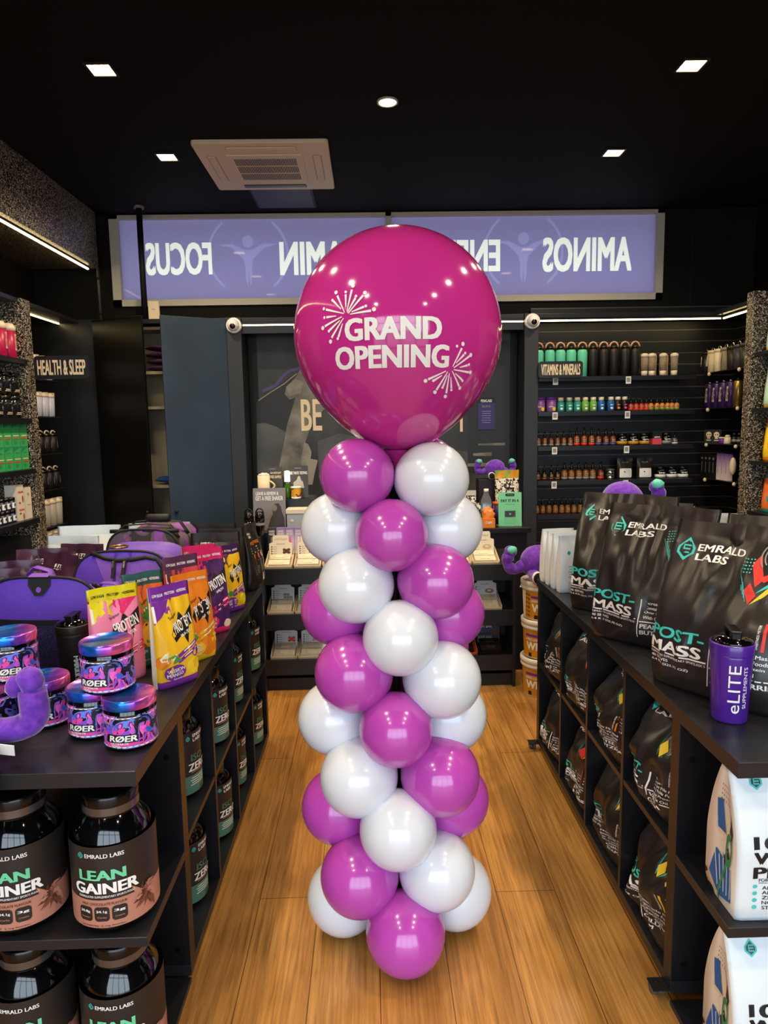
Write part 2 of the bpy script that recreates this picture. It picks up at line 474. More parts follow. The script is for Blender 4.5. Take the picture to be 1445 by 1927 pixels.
for px, py in ((467, 479), (985, 473)):
    c = ony(px, py, YB+.02); s = .0039
    def L(x, y): return (c.x+x*s, c.z-y*s)
    arc(fl, c.x, c.z, 72*s, -.9, .9, .018, mp, M_ffig, 0, 16); arc(fl, c.x, c.z, 72*s, PI-.9, PI+.9, .018, mp, M_ffig, 0, 16)
    disc(fl, *L(0, -23), 10*s, 11*s, mp, M_ffig, 0)
    poly(fl, [L(0, -8), L(6, -8), L(28, -19), L(55, -18), L(30, -12), L(9, 8), L(6, 22), L(6, 40), L(2, 58), L(0, 24), L(-2, 58), L(-6, 40), L(-6, 22), L(-9, 8), L(-30, -12), L(-55, -18), L(-28, -19), L(-6, -8)], mp, M_ffig, 0)
pn = MB()
for x0_, x1_ in ((WX0+.06, .14), (.18, WX1-.05)):
    V2 = [Vector(p) for p in ((x0_, WZ0+t_), (x1_, WZ0+t_), (x1_, WZ1-.025), (x0_, WZ1-.025))]; F2 = [[0, 1, 2, 3]]; own = [M_film]
    for vs, fs, m in fl.items:
        if min(p[0] for p in vs) < x0_ or max(p[0] for p in vs) > x1_: continue
        n0 = len(V2); V2 += [Vector(p) for p in vs]
        for q in fs:
            ar = sum(vs[q[i]][0]*vs[q[(i+1) % len(q)]][1]-vs[q[(i+1) % len(q)]][0]*vs[q[i]][1] for i in range(len(q)))
            if abs(ar) < 1e-9: continue
            F2.append([i+n0 for i in (q if ar > 0 else q[::-1])]); own.append(m)
    cv, ce, cf, _, _, of = delaunay_2d_cdt(V2, [], F2, 1, 1e-5, True)
    box = [(min(V2[i].x for i in q), max(V2[i].x for i in q), min(V2[i].y for i in q), max(V2[i].y for i in q)) for q in F2]
    def owner(c):
        # the topmost film that covers this point
        best = M_film
        for q, m, bx in zip(F2, own, box):
            if m is M_film or not (bx[0] <= c.x <= bx[1] and bx[2] <= c.y <= bx[3]): continue
            if inside(c, [V2[i] for i in q]):
                if m is M_fword: return m
                best = m
        return best
    def inside(c, P):
        r = False
        for i in range(len(P)):
            p, q = P[i-1], P[i]
            if (p.y > c.y) != (q.y > c.y) and c.x < (q.x-p.x)*(c.y-p.y)/(q.y-p.y)+p.x: r = not r
        return r
    for q in cf:
        pn.add([(cv[i].x, YB+.02, cv[i].y) for i in q], [list(range(len(q)))], owner(sum((cv[i] for i in q), Vector((0, 0)))/len(q)))
pn.build('window_pane', wt, True)

# back partition: header, posts, niche panels
PY, PZ = 4.85, 2.245
w = MB()
w.bb(-1.06, PY, 2.215, 2.62, YB, PZ, M_lam)               # top ledge
w.bb(XL, PY, 0, -1.86, PY+.03, PZ, M_lam)                  # blank panel beside the cupboard
w.bb(-1.86, PY, 2.215, -1.06, YB, PZ, M_lam)
struct(w.build('trim_2', bevel=.002))
M_post = mat('slate_painted_post', '#2b2e33', rough=.5)
struct(MB().bb(-.96, PY-.02, 0, -.86, PY+.2, PZ, M_post).build('trim_3', bevel=.002))
struct(MB().bb(1.075, PY-.02, 0, 1.172, PY+.2, PZ, M_post).build('trim_4', bevel=.002))
w = MB(); w.bb(-.86, PY, 2.14, 1.075, PY+.03, 2.215, M_lam); w.bb(-.86, YB-.04, 0, 1.075, YB, 2.2, M_blk)
struct(w.build('trim_5'))
# cupboard interior behind the doors
M_beige = patmat('beige_painted_board', 3, [(0.3, '#8f8468'), (0.7, '#a89c80')], rough=.7, const=False)
w = MB(); w.bb(-1.84, YB-.02, 0, -.97, YB, 2.2, M_beige); w.bb(-1.86, PY+.03, 0, -1.84, YB, 2.215, M_blk); w.bb(-.98, PY+.03, 0, -.96, YB, 2.215, M_blk)
struct(w.build('wall_cupboard'))
cup = thing('storage_cupboard', 'open built-in cupboard with one black and one slate blue door leaf', 'cupboard', (-1.41, 4.98, 0))
def door(label, hinge, tip, m_):
    h = V3((*hinge, .03)); d = V3((*tip, .03))-h; L = d.length
    m = MB().bb(0, -.009, 0, L, .009, PZ-.04, m_).build('door', cup, bevel=.002)
    m.location = h-cup.location; m.rotation_euler.z = math.atan2(d.y, d.x); m['label'] = label
    s = 1 if hinge[0] > tip[0] else -1
    k = MB(); k.ball((L-.035, s*.02, .92), .012, .012, .012, M_blk); k.build('knob', m)
M_door = patmat('dark_slate_laminate', 2.2, [(0.3, '#263443'), (0.7, '#33465a')], rough=.42, const=False)
door('near black left door leaf', (-1.853, 4.825), (-1.462, 4.635), mat('black_door_laminate', '#0d0b09', rough=.3))
door('slate blue right door leaf', (-.965, 4.84), (-1.346, 4.628), M_door)
# pole and small box
t = thing('support_pole', 'slim black pole from ceiling in front of the window', 'pole', (-1.53, 4.92, 2.245))
MB().lathe([(.02, 0), (.02, ZC-2.245)], M_blk, 16).build('pole', t); MB().lathe([(.033, ZC-2.262), (.033, ZC-2.245)], M_grey, 16).build('pole_flange', t)
t = thing('conduit_pipe', 'thin grey conduit running up the dark corner left of the window', 'pipe', (-1.87, 5.02, 2.245)); MB().lathe([(.009, 0), (.009, .38)], mat('conduit_grey', '#4a443c', rough=.5), 12).build('pipe', t)
for z_ in (.06, .30): MB().lathe([(.014, z_), (.014, z_+.015)], M_blk, 12).build('clip', t)
t = thing('wifi_box', 'small cream plastic box standing on the partition beside the pole', 'box', (-1.46, 4.9, 2.245))
MB().bb(-.037, -.012, 0, .037, .012, .125, M_cream).build('box_body', t, bevel=.004)
b = MB(); rect(b, 0, .07, .02, .004, mp_plane((0, -.0125, 0)), M_grey); b.build('logo_mark', t)
# cupboard shelves and what is on them
for z in (2.20, 1.90, 1.66, 1.11, .78): MB().bb(-1.83, 4.89, z-.02, -.99, YB-.02, z, M_beige).build('shelf_board', cup, True)
M_cloth = patmat('folded_plum_cloth', 30, [(0.3, '#2e1430'), (0.7, '#51264f')], rough=.9, const=False)
M_bcl = mat('blue_cloth', '#24508f', rough=.9)
for i in range(4):
    o = MB().ball((0, 0, .021), .15, .085, .021, M_cloth, wob=.15, seed=i).build('folded_garment'); o.location = (-1.41, 4.985, 1.904+.046*i)
    tag(o, ('bottom', 'second', 'third', 'topmost')[i]+' plum garment in the folded stack inside the cupboard', 'garment', 'folded garments in the cupboard')
o = MB().ball((0, 0, .025), .14, .08, .025, M_bcl, wob=.3, seed=4).build('folded_cloth'); o.location = (-1.40, 4.98, 1.12); tag(o, 'folded blue cloth on a lower cupboard shelf', 'cloth')

# bulkhead with strip light on the left
struct(MB().bb(XL, YF, 2.625, -1.875, 5.05, ZC, M_glit).build('wall_bulkhead'))
def strip(p0, p1, label, w=.012):
    p0 = V3(p0); p1 = V3(p1); t = thing('led_strip', label, 'strip light', tuple((p0+p1)/2))
    d = p1-p0; M = Matrix.Translation((p0+p1)/2) @ d.to_track_quat('X', 'Z').to_matrix().to_4x4()
    MB().xbox(M, d.length, w, .008, M_strip).build('diffuser', t, True)
    MB().xbox(M @ Matrix.Translation((0, 0, .008)), d.length, w+.01, .008, M_lam).build('channel', t, True)
strip((-1.93, -1.0, 2.612), (-1.93, 5.0, 2.612), 'long warm strip light under the speckled bulkhead')
strip((-2.09, 4.14, 2.222), (-2.09, 4.84, 2.222), 'short warm strip light above the recessed health shelves')
strip((-.85, 4.855, 2.195), (1.07, 4.855, 2.195), 'warm strip light above the poster niche')
strip((1.18, 4.855, 2.197), (2.44, 4.855, 2.197), 'warm strip light above the vitamin shelves')
strip((2.46, 4.2, 2.197), (2.46, 4.85, 2.197), 'short warm strip light above the corner tumbler shelves')

# ceiling fittings
def downlight(x, y, label, vis=True):
    t = thing('downlight', label, 'ceiling light', (x, y, ZC), 0, 'square recessed downlights')
    MB().bb(-.046, -.046, -.004, .046, .046, 0, M_lens).build('lens', t)
    f = MB()
    for a, b_, c, d in ((-.056, -.056, .056, -.046), (-.056, .046, .056, .056), (-.056, -.046, -.046, .046), (.046, -.046, .056, .046)): f.bb(a, b_, -.007, c, d, 0, M_trim)
    f.build('trim_frame', t)
    lamp(t)
def lamp(t):
    ld = bpy.data.lights.new('bulb', 'AREA'); ld.shape = 'SQUARE'; ld.size = .09; ld.energy = DOWNLIGHT_W; ld.color = WARM; ld.spread = math.radians(150)
    o = bpy.data.objects.new('bulb', ld); COL.objects.link(o); o.parent = t; o.location = (0, 0, -.012)
nm = {0: 'far', 1: 'near'}
for i in range(6):
    y = 4.065-.945*i
    for x, s in ((-1.092, 'left'), (1.397, 'right')):
        lb = ('square recessed downlight nearer the window, on the %s' % s, 'square recessed downlight nearer the camera, on the %s' % s)[i] if i < 2 else 'square recessed downlight over the shop entrance'
        downlight(x, y, lb)
t = thing('round_downlight', 'round recessed ceiling light above the big balloon', 'ceiling light', (.113, 3.43, ZC))
MB().lathe([(.04, -.004), (.04, 0)], M_lens, 24).build('lens', t)
MB().lathe([(.05, -.008), (.05, 0), (.041, 0), (.041, -.008), (.05, -.008)], mat('white_trim', '#c9c2b4'), 24, cap=False).build('trim_ring', t); lamp(t)
# cassette air conditioner
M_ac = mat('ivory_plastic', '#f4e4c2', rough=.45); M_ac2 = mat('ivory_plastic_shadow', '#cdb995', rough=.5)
t = thing('cassette_air_conditioner', 'ivory square cassette air conditioner set into the black ceiling', 'air conditioner', (-.55, 4.2, ZC))
p = MB(); p.prism(rrect_pts(0, 0, .72, .72, .02), mp_plane((0, 0, 0), (1, 0, 0), (0, -1, 0)), .022, M_ac); p.build('fascia', t, bevel=.004)
mpd = mp_plane((0, 0, -.022), (1, 0, 0), (0, -1, 0))
p = MB(); p.prism(rrect_pts(0, 0, .42, .42, .01), mpd, .006, M_ac); p.build('grille_panel', t, bevel=.002)
g = MB()
for r in range(3):
    for k in range(38): rect(g, -.168+k*.336/37, .113-.113*r, .0052, .098, mpd, M_blk, .0068)
g.build('grille_slots', t)
for k in range(4):
    v = MB(); a = k*PI/2; ca, sa = math.cos(a), math.sin(a)
    ml = lambda u, q, off, ca=ca, sa=sa: mpd(u*ca-q*sa, u*sa+q*ca, off)
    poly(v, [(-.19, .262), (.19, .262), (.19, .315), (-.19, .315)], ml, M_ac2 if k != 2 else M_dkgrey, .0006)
    v.prism([(-.185, .27), (.185, .27), (.185, .308), (-.185, .308)], ml, .004, M_ac if k != 2 else mat('vane_grey', '#6f7370', rough=.4)); v.build('air_vane', t)
t = thing('ceiling_access_panel', 'grey blue access panel in the ceiling behind the air conditioner', 'access panel', (-.535, 4.785, ZC))
MB().bb(-.185, -.19, -.006, .185, .19, 0, mat('access_panel_grey', '#3a4050', rough=.5)).build('panel', t)
MB().bb(-.2, -.205, -.003, .2, .205, 0, M_blk).build('panel_frame', t)
# security cameras on the posts
for x, lb in ((-.905, 'white dome security camera on the post left of the poster'), (1.125, 'white dome security camera on the post right of the poster')):
    t = thing('dome_camera', lb, 'security camera', (x, PY-.02, 2.19))
    M = Matrix.Rotation(PI/2, 4, 'X')
    MB().lathe([(.052, 0), (.052, .018), (.048, .024)], M_white, 24, M=M).build('mount', t)
    MB().ball((0, -.035, 0), .04, .04, .04, M_white).build('housing', t)
    MB().ball((0, -.062, -.008), .021, .016, .021, M_gloss).build('camera_lens', t)

# poster in the niche
P0 = ony(482, 628, YB-.05); P1 = ony(958, 890, YB-.05); PTZ = P0.z; PBZ = .9
t = thing('gym_poster', 'large dark grey printed poster of a flexed arm with bold lettering', 'poster', ((P0.x+P1.x)/2, YB-.05, PBZ))
M_pst = patmat('poster_smoky_print', 2.2, [(0.3, '#1d2024'), (0.55, '#363939'), (0.75, '#565652')], rough=.5, const=False, detail=3)
pb = MB(); pb.bb(P0.x, YB-.05, PBZ, P1.x, YB-.04, PTZ, M_pst)
mp = mp_plane((0, YB-.05, 0))
def pp(l): return [(lambda q: (q.x, q.z))(ony(x, y, YB-.05)) for x, y in l]
g1 = patmat('poster_grey_skin', 7, [(0.3, '#4d4b47'), (0.7, '#8a867c')], rough=.5, const=False, detail=3)
g2 = patmat('poster_pale_skin', 7, [(0.3, '#6d6a63'), (0.7, '#a09b8f')], rough=.5, const=False, detail=3)
g3 = mat('poster_ink', '#22262a', rough=.5); g4 = patmat('poster_mid_grey', 4, [(0.3, '#3a3d40'), (0.7, '#5f6061')], rough=.5, const=False)
poly(pb, pp([(482, 757), (545, 708), (562, 700), (562, 800), (545, 812), (483, 795)]), mp, g3, .0004)
poly(pb, pp([(483, 797), (500, 796), (520, 803), (540, 815), (545, 890), (484, 890)]), mp, g4, .0005)
poly(pb, pp([(568, 690), (556, 710), (538, 730), (536, 742), (545, 752), (556, 748), (540, 800), (535, 830), (525, 878), (535, 900), (562, 900), (575, 830), (590, 790), (640, 740), (640, 690)]), mp, g1, .0008)
poly(pb, pp([(545, 745), (538, 728), (556, 712), (570, 720), (566, 740)]), mp, g2, .001)
poly(pb, pp([(572, 832), (580, 836), (586, 850), (584, 868), (572, 890), (566, 870)]), mp, g2, .001)
poly(pb, pp([(578, 862), (598, 866), (592, 890), (588, 912), (573, 912)]), mp, mat('poster_white_cloth', '#9b968a'), .0012)
poly(pb, pp([(598, 830), (640, 815), (700, 830), (880, 850), (880, 900), (600, 900)]), mp, g4, .0009)
for a, b_ in (((486, 754), (511, 737)), ((511, 737), (535, 722)), ((535, 722), (558, 703))): line(pb, pp([a])[0], pp([b_])[0], .006, mp, mat('poster_torn_edge', '#9d917a'), .0014)
pu = mat('poster_purple_stroke', '#4d3f7e')
for a, b_ in (((494, 736), (518, 726)), ((518, 726), (532, 708)), ((532, 708), (545, 698)), ((545, 698), (575, 690))): line(pb, pp([a])[0], pp([b_])[0], .02, mp, pu, .0016)
for y0, y1, x0, x1 in ((853, 858, 890, 925), (872, 878, 880, 940), (835, 838, 900, 950)): poly(pb, pp([(x0, y0), (x1, y0-2), (x1, y1), (x0, y1)]), mp, g1, .001)
poly(pb, pp([(880, 640), (958, 640), (958, 890), (880, 890)]), mp, g3, .0003)
text(pb, 'BE', *pp([(586, 781)])[0], .15, .225, mp, M_cream, .002, bold=.03)
text(pb, 'T', *pp([(868, 783)])[0], .085, .225, mp, M_cream, .002, bold=.03)
pb.build('poster_print', t, True)
a = ony(899, 748, YB-.055); b_ = ony(931, 808, YB-.055)
t = thing('purple_notice', 'small purple notice stuck on the poster', 'notice', ((a.x+b_.x)/2, YB-.055, b_.z))
n = MB(); n.bb(a.x, YB-.056, b_.z, b_.x, YB-.052, a.z, mat('notice_purple', '#352c6b')); mp = mp_plane(((a.x+b_.x)/2, YB-.056, 0))
rect(n, 0, a.z-.02, b_.x-a.x, .04, mp, M_black)
text(n, 'PERKLABS', 0, a.z-.025, .08, .02, mp, M_white)
text(n, 'ELITE', 0, a.z-.065, .06, .014, mp, M_grey)
for k in range(6): rect(n, 0, a.z-.1-.016*k, .07-.01*(k % 2), .004, mp, mat('notice_lilac', '#8d86c4'))
n.build('notice_sheet', t, True)

# ------------------------------------------------------------------ display islands
M_edge = mat('brown_black_edge', '#15110f', rough=.25, spec=.6)
def caster(t, x, y, z0):
    c = MB(); c.bb(-.022, -.022, z0-.003, .022, .022, z0, M_blk); c.tube([(0, 0, z0-.004), (0, .012, z0*.55)], .01, M_blk)
    for k in (-1, 1): c.lathe([(.008, -.008), (z0*.46, -.006), (z0*.46, .006), (.008, .008)], mat('caster_rubber', '#55585a', rough=.6), 16, M=Matrix.Translation((k*.009, .014, z0*.46)) @ Matrix.Rotation(PI/2, 4, 'Y'))
    o = c.build('caster', t); o.location = (x-t.location.x, y-t.location.y, 0); return o
def island(label, xa, xb, y0, panels, yend, ztop, zmid, zbot, tt, aisle, zend_mid, wheels=False):
    # xa aisle side, xb far side
    s = 1 if xb > xa else -1
    xs = sorted((xa, xb)); cx = (xa+xb)/2; yp0 = panels[0]
    t = thing('display_island', label, 'display shelf unit', (cx, (y0+yend)/2, 0))
    MB().bb(xs[0], y0, ztop-tt, xs[1], yend, ztop, M_lam).build('worktop', t, True, bevel=.0015)
    for i, (y, th) in enumerate(zip(panels, [.045]+[.018]*(len(panels)-2)+[.04])):
        MB().bb(xs[0]+.002, y, zbot, xs[1]-.002, y+th, ztop-tt, M_lam2).build('end_panel' if i in (0, len(panels)-1) else 'divider', t, True, bevel=.001)
    MB().bb(xs[0]+.004, panels[0]+.045, zmid-.018, xs[1]-.004, panels[-1], zmid, M_lam).build('middle_shelf', t, True, bevel=.001)
    MB().bb(xs[0]+.002, panels[0], zbot-.03, xs[1]-.002, panels[-1]+.04, zbot, M_lam).build('plinth_board', t, True, bevel=.001)
    MB().bb(cx-.01, panels[0]+.045, zbot, cx+.01, panels[-1], ztop-tt, M_lam2).build('centre_panel', t, True)
    for z in (zend_mid, .016): MB().bb(xs[0]+.002, y0+.012, max(z-.024, .002), xs[1]-.002, panels[0], z, M_lam).build('end_shelf', t, True, bevel=.0012)
    for z in (ztop-.13, zbot+.05):
        sc = MB(); sc.lathe([(.0, -.002), (.008, -.002), (.008, .001)], M_lid, 12, M=Matrix.Translation((xa+s*.035, yp0-.001, z)) @ Matrix.Rotation(PI/2, 4, 'X')); sc.build('screw_cap', t, True)
    for x in (xa-s*(.016 if wheels else -.07), xb-s*.07):
        for y in ((yp0+.03, panels[-1]+.03) if wheels else (yp0+.07, panels[-1])): caster(t, x, y, zbot-.0305)
    return t
LX0, LX1 = -1.40, -.512
LZ, LM, LB = .78, .40, .05
LPAN = [1.725, 2.095, 2.44, 2.785, 3.155]
island('black cube shelf island with tubs and sports bags on the left of the aisle', LX1, LX0, 1.40, LPAN, 3.2, LZ, LM, LB, .035, 1, .385)
RX0, RX1 = .745, 1.60
RZ, RM, RB = .80, .425, .066
RPAN = [1.60, 1.965, 2.31, 2.645, 3.0]
island('black cube shelf island with tall black pouches on the right of the aisle', RX0, RX1, 1.33, RPAN, 3.06, RZ, RM, RB, .035, -1, .42, True)

# ------------------------------------------------------------------ balloon column
M_bp = mat('magenta_balloon', '#b546ae', rough=.2, spec=.6, coat=.5, coat_r=.06)
M_bw = mat('white_balloon', '#dae0ea', rough=.2, spec=.6, coat=.5, coat_r=.06)
M_big = mat('big_magenta_balloon', '#c6308f', rough=.1, spec=.6, coat=.6, coat_r=.04)
bc = thing('balloon_tower', 'tall column of magenta and white balloons topped by a giant magenta balloon', 'balloon column', (.065, 1.94, 0)); bc['kind'] = 'thing'
def balloon(c, r, m, out, lab=None):
    # out: horizontal direction pointing away from the pole; the knot points back to it
    o = V3(out).normalized(); q = (-o).to_track_quat('Z', 'Y').to_matrix().to_4x4(); M = Matrix.Translation(c) @ q
    n = 18; prof = []
    for i in range(n+1):
        t = PI*i/n; rr = math.sin(t)*r; z = -math.cos(t)*r
        if z > 0: rr *= 1-.10*(z/r)**2; z *= 1.06
        prof.append((max(rr, .0005), z))
    ob = MB().lathe(prof, m, 36, M=M).build('balloon', bc, True)
    k = MB(); k.lathe([(.004, r*1.05), (.006, r*1.1), (.011, r*1.15)], m, 10, M=M); kk = k.build('knot', None)
    kk.data.transform(Matrix.Translation(-bc.location)); kk.parent = ob
    return ob
PK, WH = M_bp, M_bw
front = [(763, 1754, 75, 1.745, PK), (749, 1560, 73, 1.765, WH), (745, 1372, 70, 1.79, PK), (753.5, 1200, 71.5, 1.80, WH), (736.5, 1007, 69, 1.82, PK)]
diag = [(677, 1647, 74, 1.80, PK), (821.5, 1636, 72, 1.80, WH), (675.5, 1461, 73.5, 1.82, WH), (828, 1459, 74.5, 1.82, PK), (666, 1266, 74, 1.835, PK), (831.5, 1278, 73.5, 1.835, WH),
        (670, 1102, 71.5, 1.85, WH), (819.5, 1094, 72, 1.85, PK), (672, 895, 70, 1.865, PK), (812, 902, 70.5, 1.865, WH)]
side = [(648, 1685, 69, 1.9, WH), (855, 1674, 69, 1.9, WH), (637, 1516, 69, 1.91, PK), (850, 1502, 69, 1.91, PK), (630, 1350, 69, 1.92, WH), (846, 1345, 69, 1.92, WH), (634, 1147, 68, 1.93, PK), (842, 1153, 69, 1.93, PK), (634, 994, 68, 1.94, WH), (840, 993, 68, 1.94, WH)]
AX = {}
for lst in (front, diag, side):
    for px, py, r, y, m in lst:
        c = ony(px, py, y); dist = (c-V3((0, 0, EYE))).length; ca = ray(px, py).normalized().dot(_f); R = r*dist*ca/FPX
        balloon(c, R, m, c-V3((.065, 1.94, c.z)))
        if lst is front: balloon((.065, 2.13+.0*c.z, c.z+.02), R*.98, m, (0, 1, 0))
        if lst is diag: balloon((.13-c.x, 2.06, c.z), R*.98, m, (.065-c.x, .1, 0))
pl = MB(); pl.lathe([(.012, .02), (.012, 1.5)], M_blk, 12, c=(.065, 1.95, 0)); pl.build('pole', bc, True)
pl = MB(); pl.lathe([(.07, 0), (.07, .018), (.02, .03)], M_blk, 24, c=(.065, 1.95, 0)); pl.build('base_plate', bc, True)
# the giant balloon
BC = ony(748, 632, 1.945); BR = .2835
n = 40; prof = []
for i in range(n+1):
    t = PI*i/n; rr = math.sin(t)*BR; z = -math.cos(t)*BR
    if z < 0: z *= 1.02+.10*(z/BR)**4; rr *= 1-.06*(z/BR)**2
    prof.append((max(rr, .001), z))
bb = MB(); bb.lathe(prof, M_big, 64, c=BC); big = bb.build('giant_balloon', bc, True)
big['label'] = 'giant magenta balloon printed with grand opening'
nk = MB(); nk.lathe([(.05, -BR*1.10), (.03, -BR*1.17), (.018, -BR*1.22), (.03, -BR*1.28)], M_big, 20, c=BC, cap=False); o = nk.build('balloon_neck', None); o.data.transform(Matrix.Translation(-bc.location)); o.parent = big
def mp_ball(u, v, off):
    # arc lengths around the point of the balloon that faces the aisle entrance
    la = v/BR; lo = u/(BR*max(.3, math.cos(la)))
    lo += YAW*2-.045
    d = V3((math.sin(lo)*math.cos(la), -math.cos(lo)*math.cos(la), math.sin(la)))
    zz = d.z*BR; k = 1
    if zz < 0: k = 1-.06*(zz/BR)**2; zz *= 1.02+.10*(zz/BR)**4
    return V3((BC.x+d.x*BR*k, BC.y+d.y*BR*k, BC.z+zz))+d*(off+.0012)
def bxy(px, py):
    # where the sight line through this photo point meets the balloon, as arc lengths
    o_ = V3((0, 0, EYE)); d = ray(px, py).normalized(); oc = o_-BC; b_ = oc.dot(d); q = b_*b_-(oc.length_squared-BR*BR)
    h = o_+d*(-b_-math.sqrt(max(q, 0)))-BC
    la = math.asin(h.z/BR); lo = math.atan2(h.x, -h.y)-(YAW*2-.045)
    return lo*BR*math.cos(la), la*BR
tx = MB()
def btext(s, x0, x1, ya, yb):
    a = bxy(x0, (ya+yb)/2); b_ = bxy(x1, (ya+yb)/2); c = bxy((x0+x1)/2, ya); d = bxy((x0+x1)/2, yb)
    text(tx, s, (a[0]+b_[0])/2, (c[1]+d[1])/2, b_[0]-a[0], c[1]-d[1], mp_ball, M_white, .0006, cut=.02, bold=.06)
btext('GRAND', 649, 831, 595, 638); btext('OPENING', 631, 845, 647, 690)
def burst(spikes):
    for (x0, y0), (x1, y1), (dx, dy), rd in spikes:
        a = bxy(x0, y0); b_ = bxy(x1, y1); line(tx, a, b_, .0022, mp_ball, M_white, .0006, .02, w2=.0058)
        c = bxy(dx, dy); disc(tx, c[0], c[1], rd, rd, mp_ball, M_white, .0006, n=14)
Z = lambda x, y: (540+x/3.44, 420+y/3.44)
burst([(Z(375, 580), Z(328, 470), Z(320, 450), .005), (Z(352, 558), Z(303, 505), Z(297, 500), .0035), (Z(383, 545), Z(382, 462), Z(382, 447), .0035), (Z(390, 570), Z(422, 432), Z(429, 407), .005),
       (Z(392, 580), Z(445, 485), Z(448, 474), .0035), (Z(398, 585), Z(495, 468), Z(506, 452), .005), (Z(420, 575), Z(500, 542), Z(511, 537), .0035), (Z(410, 590), Z(545, 567), Z(564, 558), .005),
       (Z(370, 586), Z(255, 560), Z(242, 555), .004), (Z(320, 602), Z(258, 610), Z(245, 612), .0035), (Z(358, 606), Z(248, 668), Z(235, 679), .005), (Z(345, 630), Z(280, 692), Z(274, 698), .0035),
       (Z(368, 615), Z(292, 740), Z(284, 764), .005), (Z(362, 650), Z(336, 735), Z(331, 745), .0035)])
burst([(Z(1073, 920), Z(1130, 805), Z(1137, 778), .005), (Z(1095, 898), Z(1145, 845), Z(1152, 836), .0035), (Z(1080, 928), Z(1180, 855), Z(1188, 848), .005), (Z(1118, 926), Z(1170, 912), Z(1178, 908), .0035),
       (Z(1080, 940), Z(1178, 957), Z(1188, 957), .005), (Z(1090, 962), Z(1135, 1003), Z(1139, 1009), .0035), (Z(1070, 948), Z(1117, 1042), Z(1123, 1053), .005), (Z(1062, 985), Z(1068, 1055), Z(1068, 1065), .0035),
       (Z(1052, 962), Z(1035, 1085), Z(1030, 1104), .005), (Z(1040, 975), Z(1014, 1042), Z(1010, 1050), .0035), (Z(1042, 952), Z(970, 1065), Z(961, 1078), .005), (Z(1005, 975), Z(955, 1005), Z(949, 1008), .0035),
       (Z(1030, 948), Z(915, 1000), Z(898, 1009), .005)])
c = bxy(*Z(1099, 792)); disc(tx, c[0], c[1], .0035, .0035, mp_ball, M_white)
o = tx.build('lettering', None); o.data.transform(Matrix.Translation(-bc.location)); o.parent = big; o['label'] = 'white grand opening lettering and fireworks'

# ------------------------------------------------------------------ printed black pouches
def logo(mb, cx, cy, s, mp, m=M_teal, off=.0008):
    for k, r in ((0, s), (1, s*.72)):
        pts = [(cx, cy+r), (cx+r*.82, cy+r*.15), (cx+r*.82, cy-r*.35), (cx, cy-r), (cx-r*.82, cy-r*.35), (cx-r*.82, cy+r*.15)]
        poly(mb, pts, mp, m if k == 0 else M_bag, off+k*.0004)
    for yy in (.3, 0, -.3): rect(mb, cx+.05*s, cy+yy*s, s*.7, s*.13, mp, m, off+.0009)
    rect(mb, cx-.25*s, cy, s*.13, s*.7, mp, m, off+.0009)
def geo_art(mb, cx, cy, s, mp, pal, off=.0009, seed=0):
    # interlocking lozenges of the pack artwork
    A, B, C, D = pal
    for pts, m in (([(-.42, .5), (-.28, .78), (-.02, .1), (-.18, -.12)], A), ([(.08, .62), (.2, 1.0), (.5, .42), (.3, .12)], B), ([(-.16, .12), (.3, .4), (.36, .3), (.0, .02)], C),
                   ([(-.22, -.62), (.2, -.02), (.75, .42), (1.0, .78), (.95, .5), (.55, .12), (.05, -.4)], B), ([(-.15, -.3), (.35, .25), (.72, .62), (.62, .38), (.3, 0)], D),
                   ([(-.45, -.25), (-.32, 0), (-.1, -.35), (-.25, -.62)], A), ([(.35, -.25), (.48, .05), (.6, -.3), (.52, -.5)], A), ([(.55, .4), (.95, .85), (1.02, .6), (.8, .35)], C),
                   ([(.1, .0), (.5, .28), (.52, .2), (.18, -.1)], M_dkgrey)):
        poly(mb, [(cx+x*s, cy+y*s) for x, y in pts], mp, m, off, cut=.03); off += .00025
    for k in range(4): line(mb, (cx+(-.68+.06*k)*s, cy+(.35-.12*k)*s), (cx+(-.5+.05*k)*s, cy+(-.25-.1*k)*s), .014*s, mp, D, off)
    for k in range(3): arc(mb, cx+.2*s, cy+.75*s, (.28+.1*k)*s, 2.5, 3.9, .035*s, mp, M_grey, off, 6)
    for i in range(4):
        for j in range(5): disc(mb, cx+(-.62+.07*i)*s, cy+(.62-.09*j)*s, .02*s, .02*s, mp, D, off, n=6)
    for k in range(5): rect(mb, cx+(.02+.1*k)*s, cy+(-.5+.06*k)*s, .045*s, .14*s, mp, M_dkgrey, off-.0005)
PALS = {'red': (M_red, M_yellow, M_red, M_teal), 'orange': (M_orange, M_orange, M_yellow, M_teal), 'gold': (M_yellow, M_teal, M_orange, M_teal), 'brown': (mat('print_copper', '#a9622f'), M_orange, mat('print_copper2', '#8a4a26'), M_teal)}
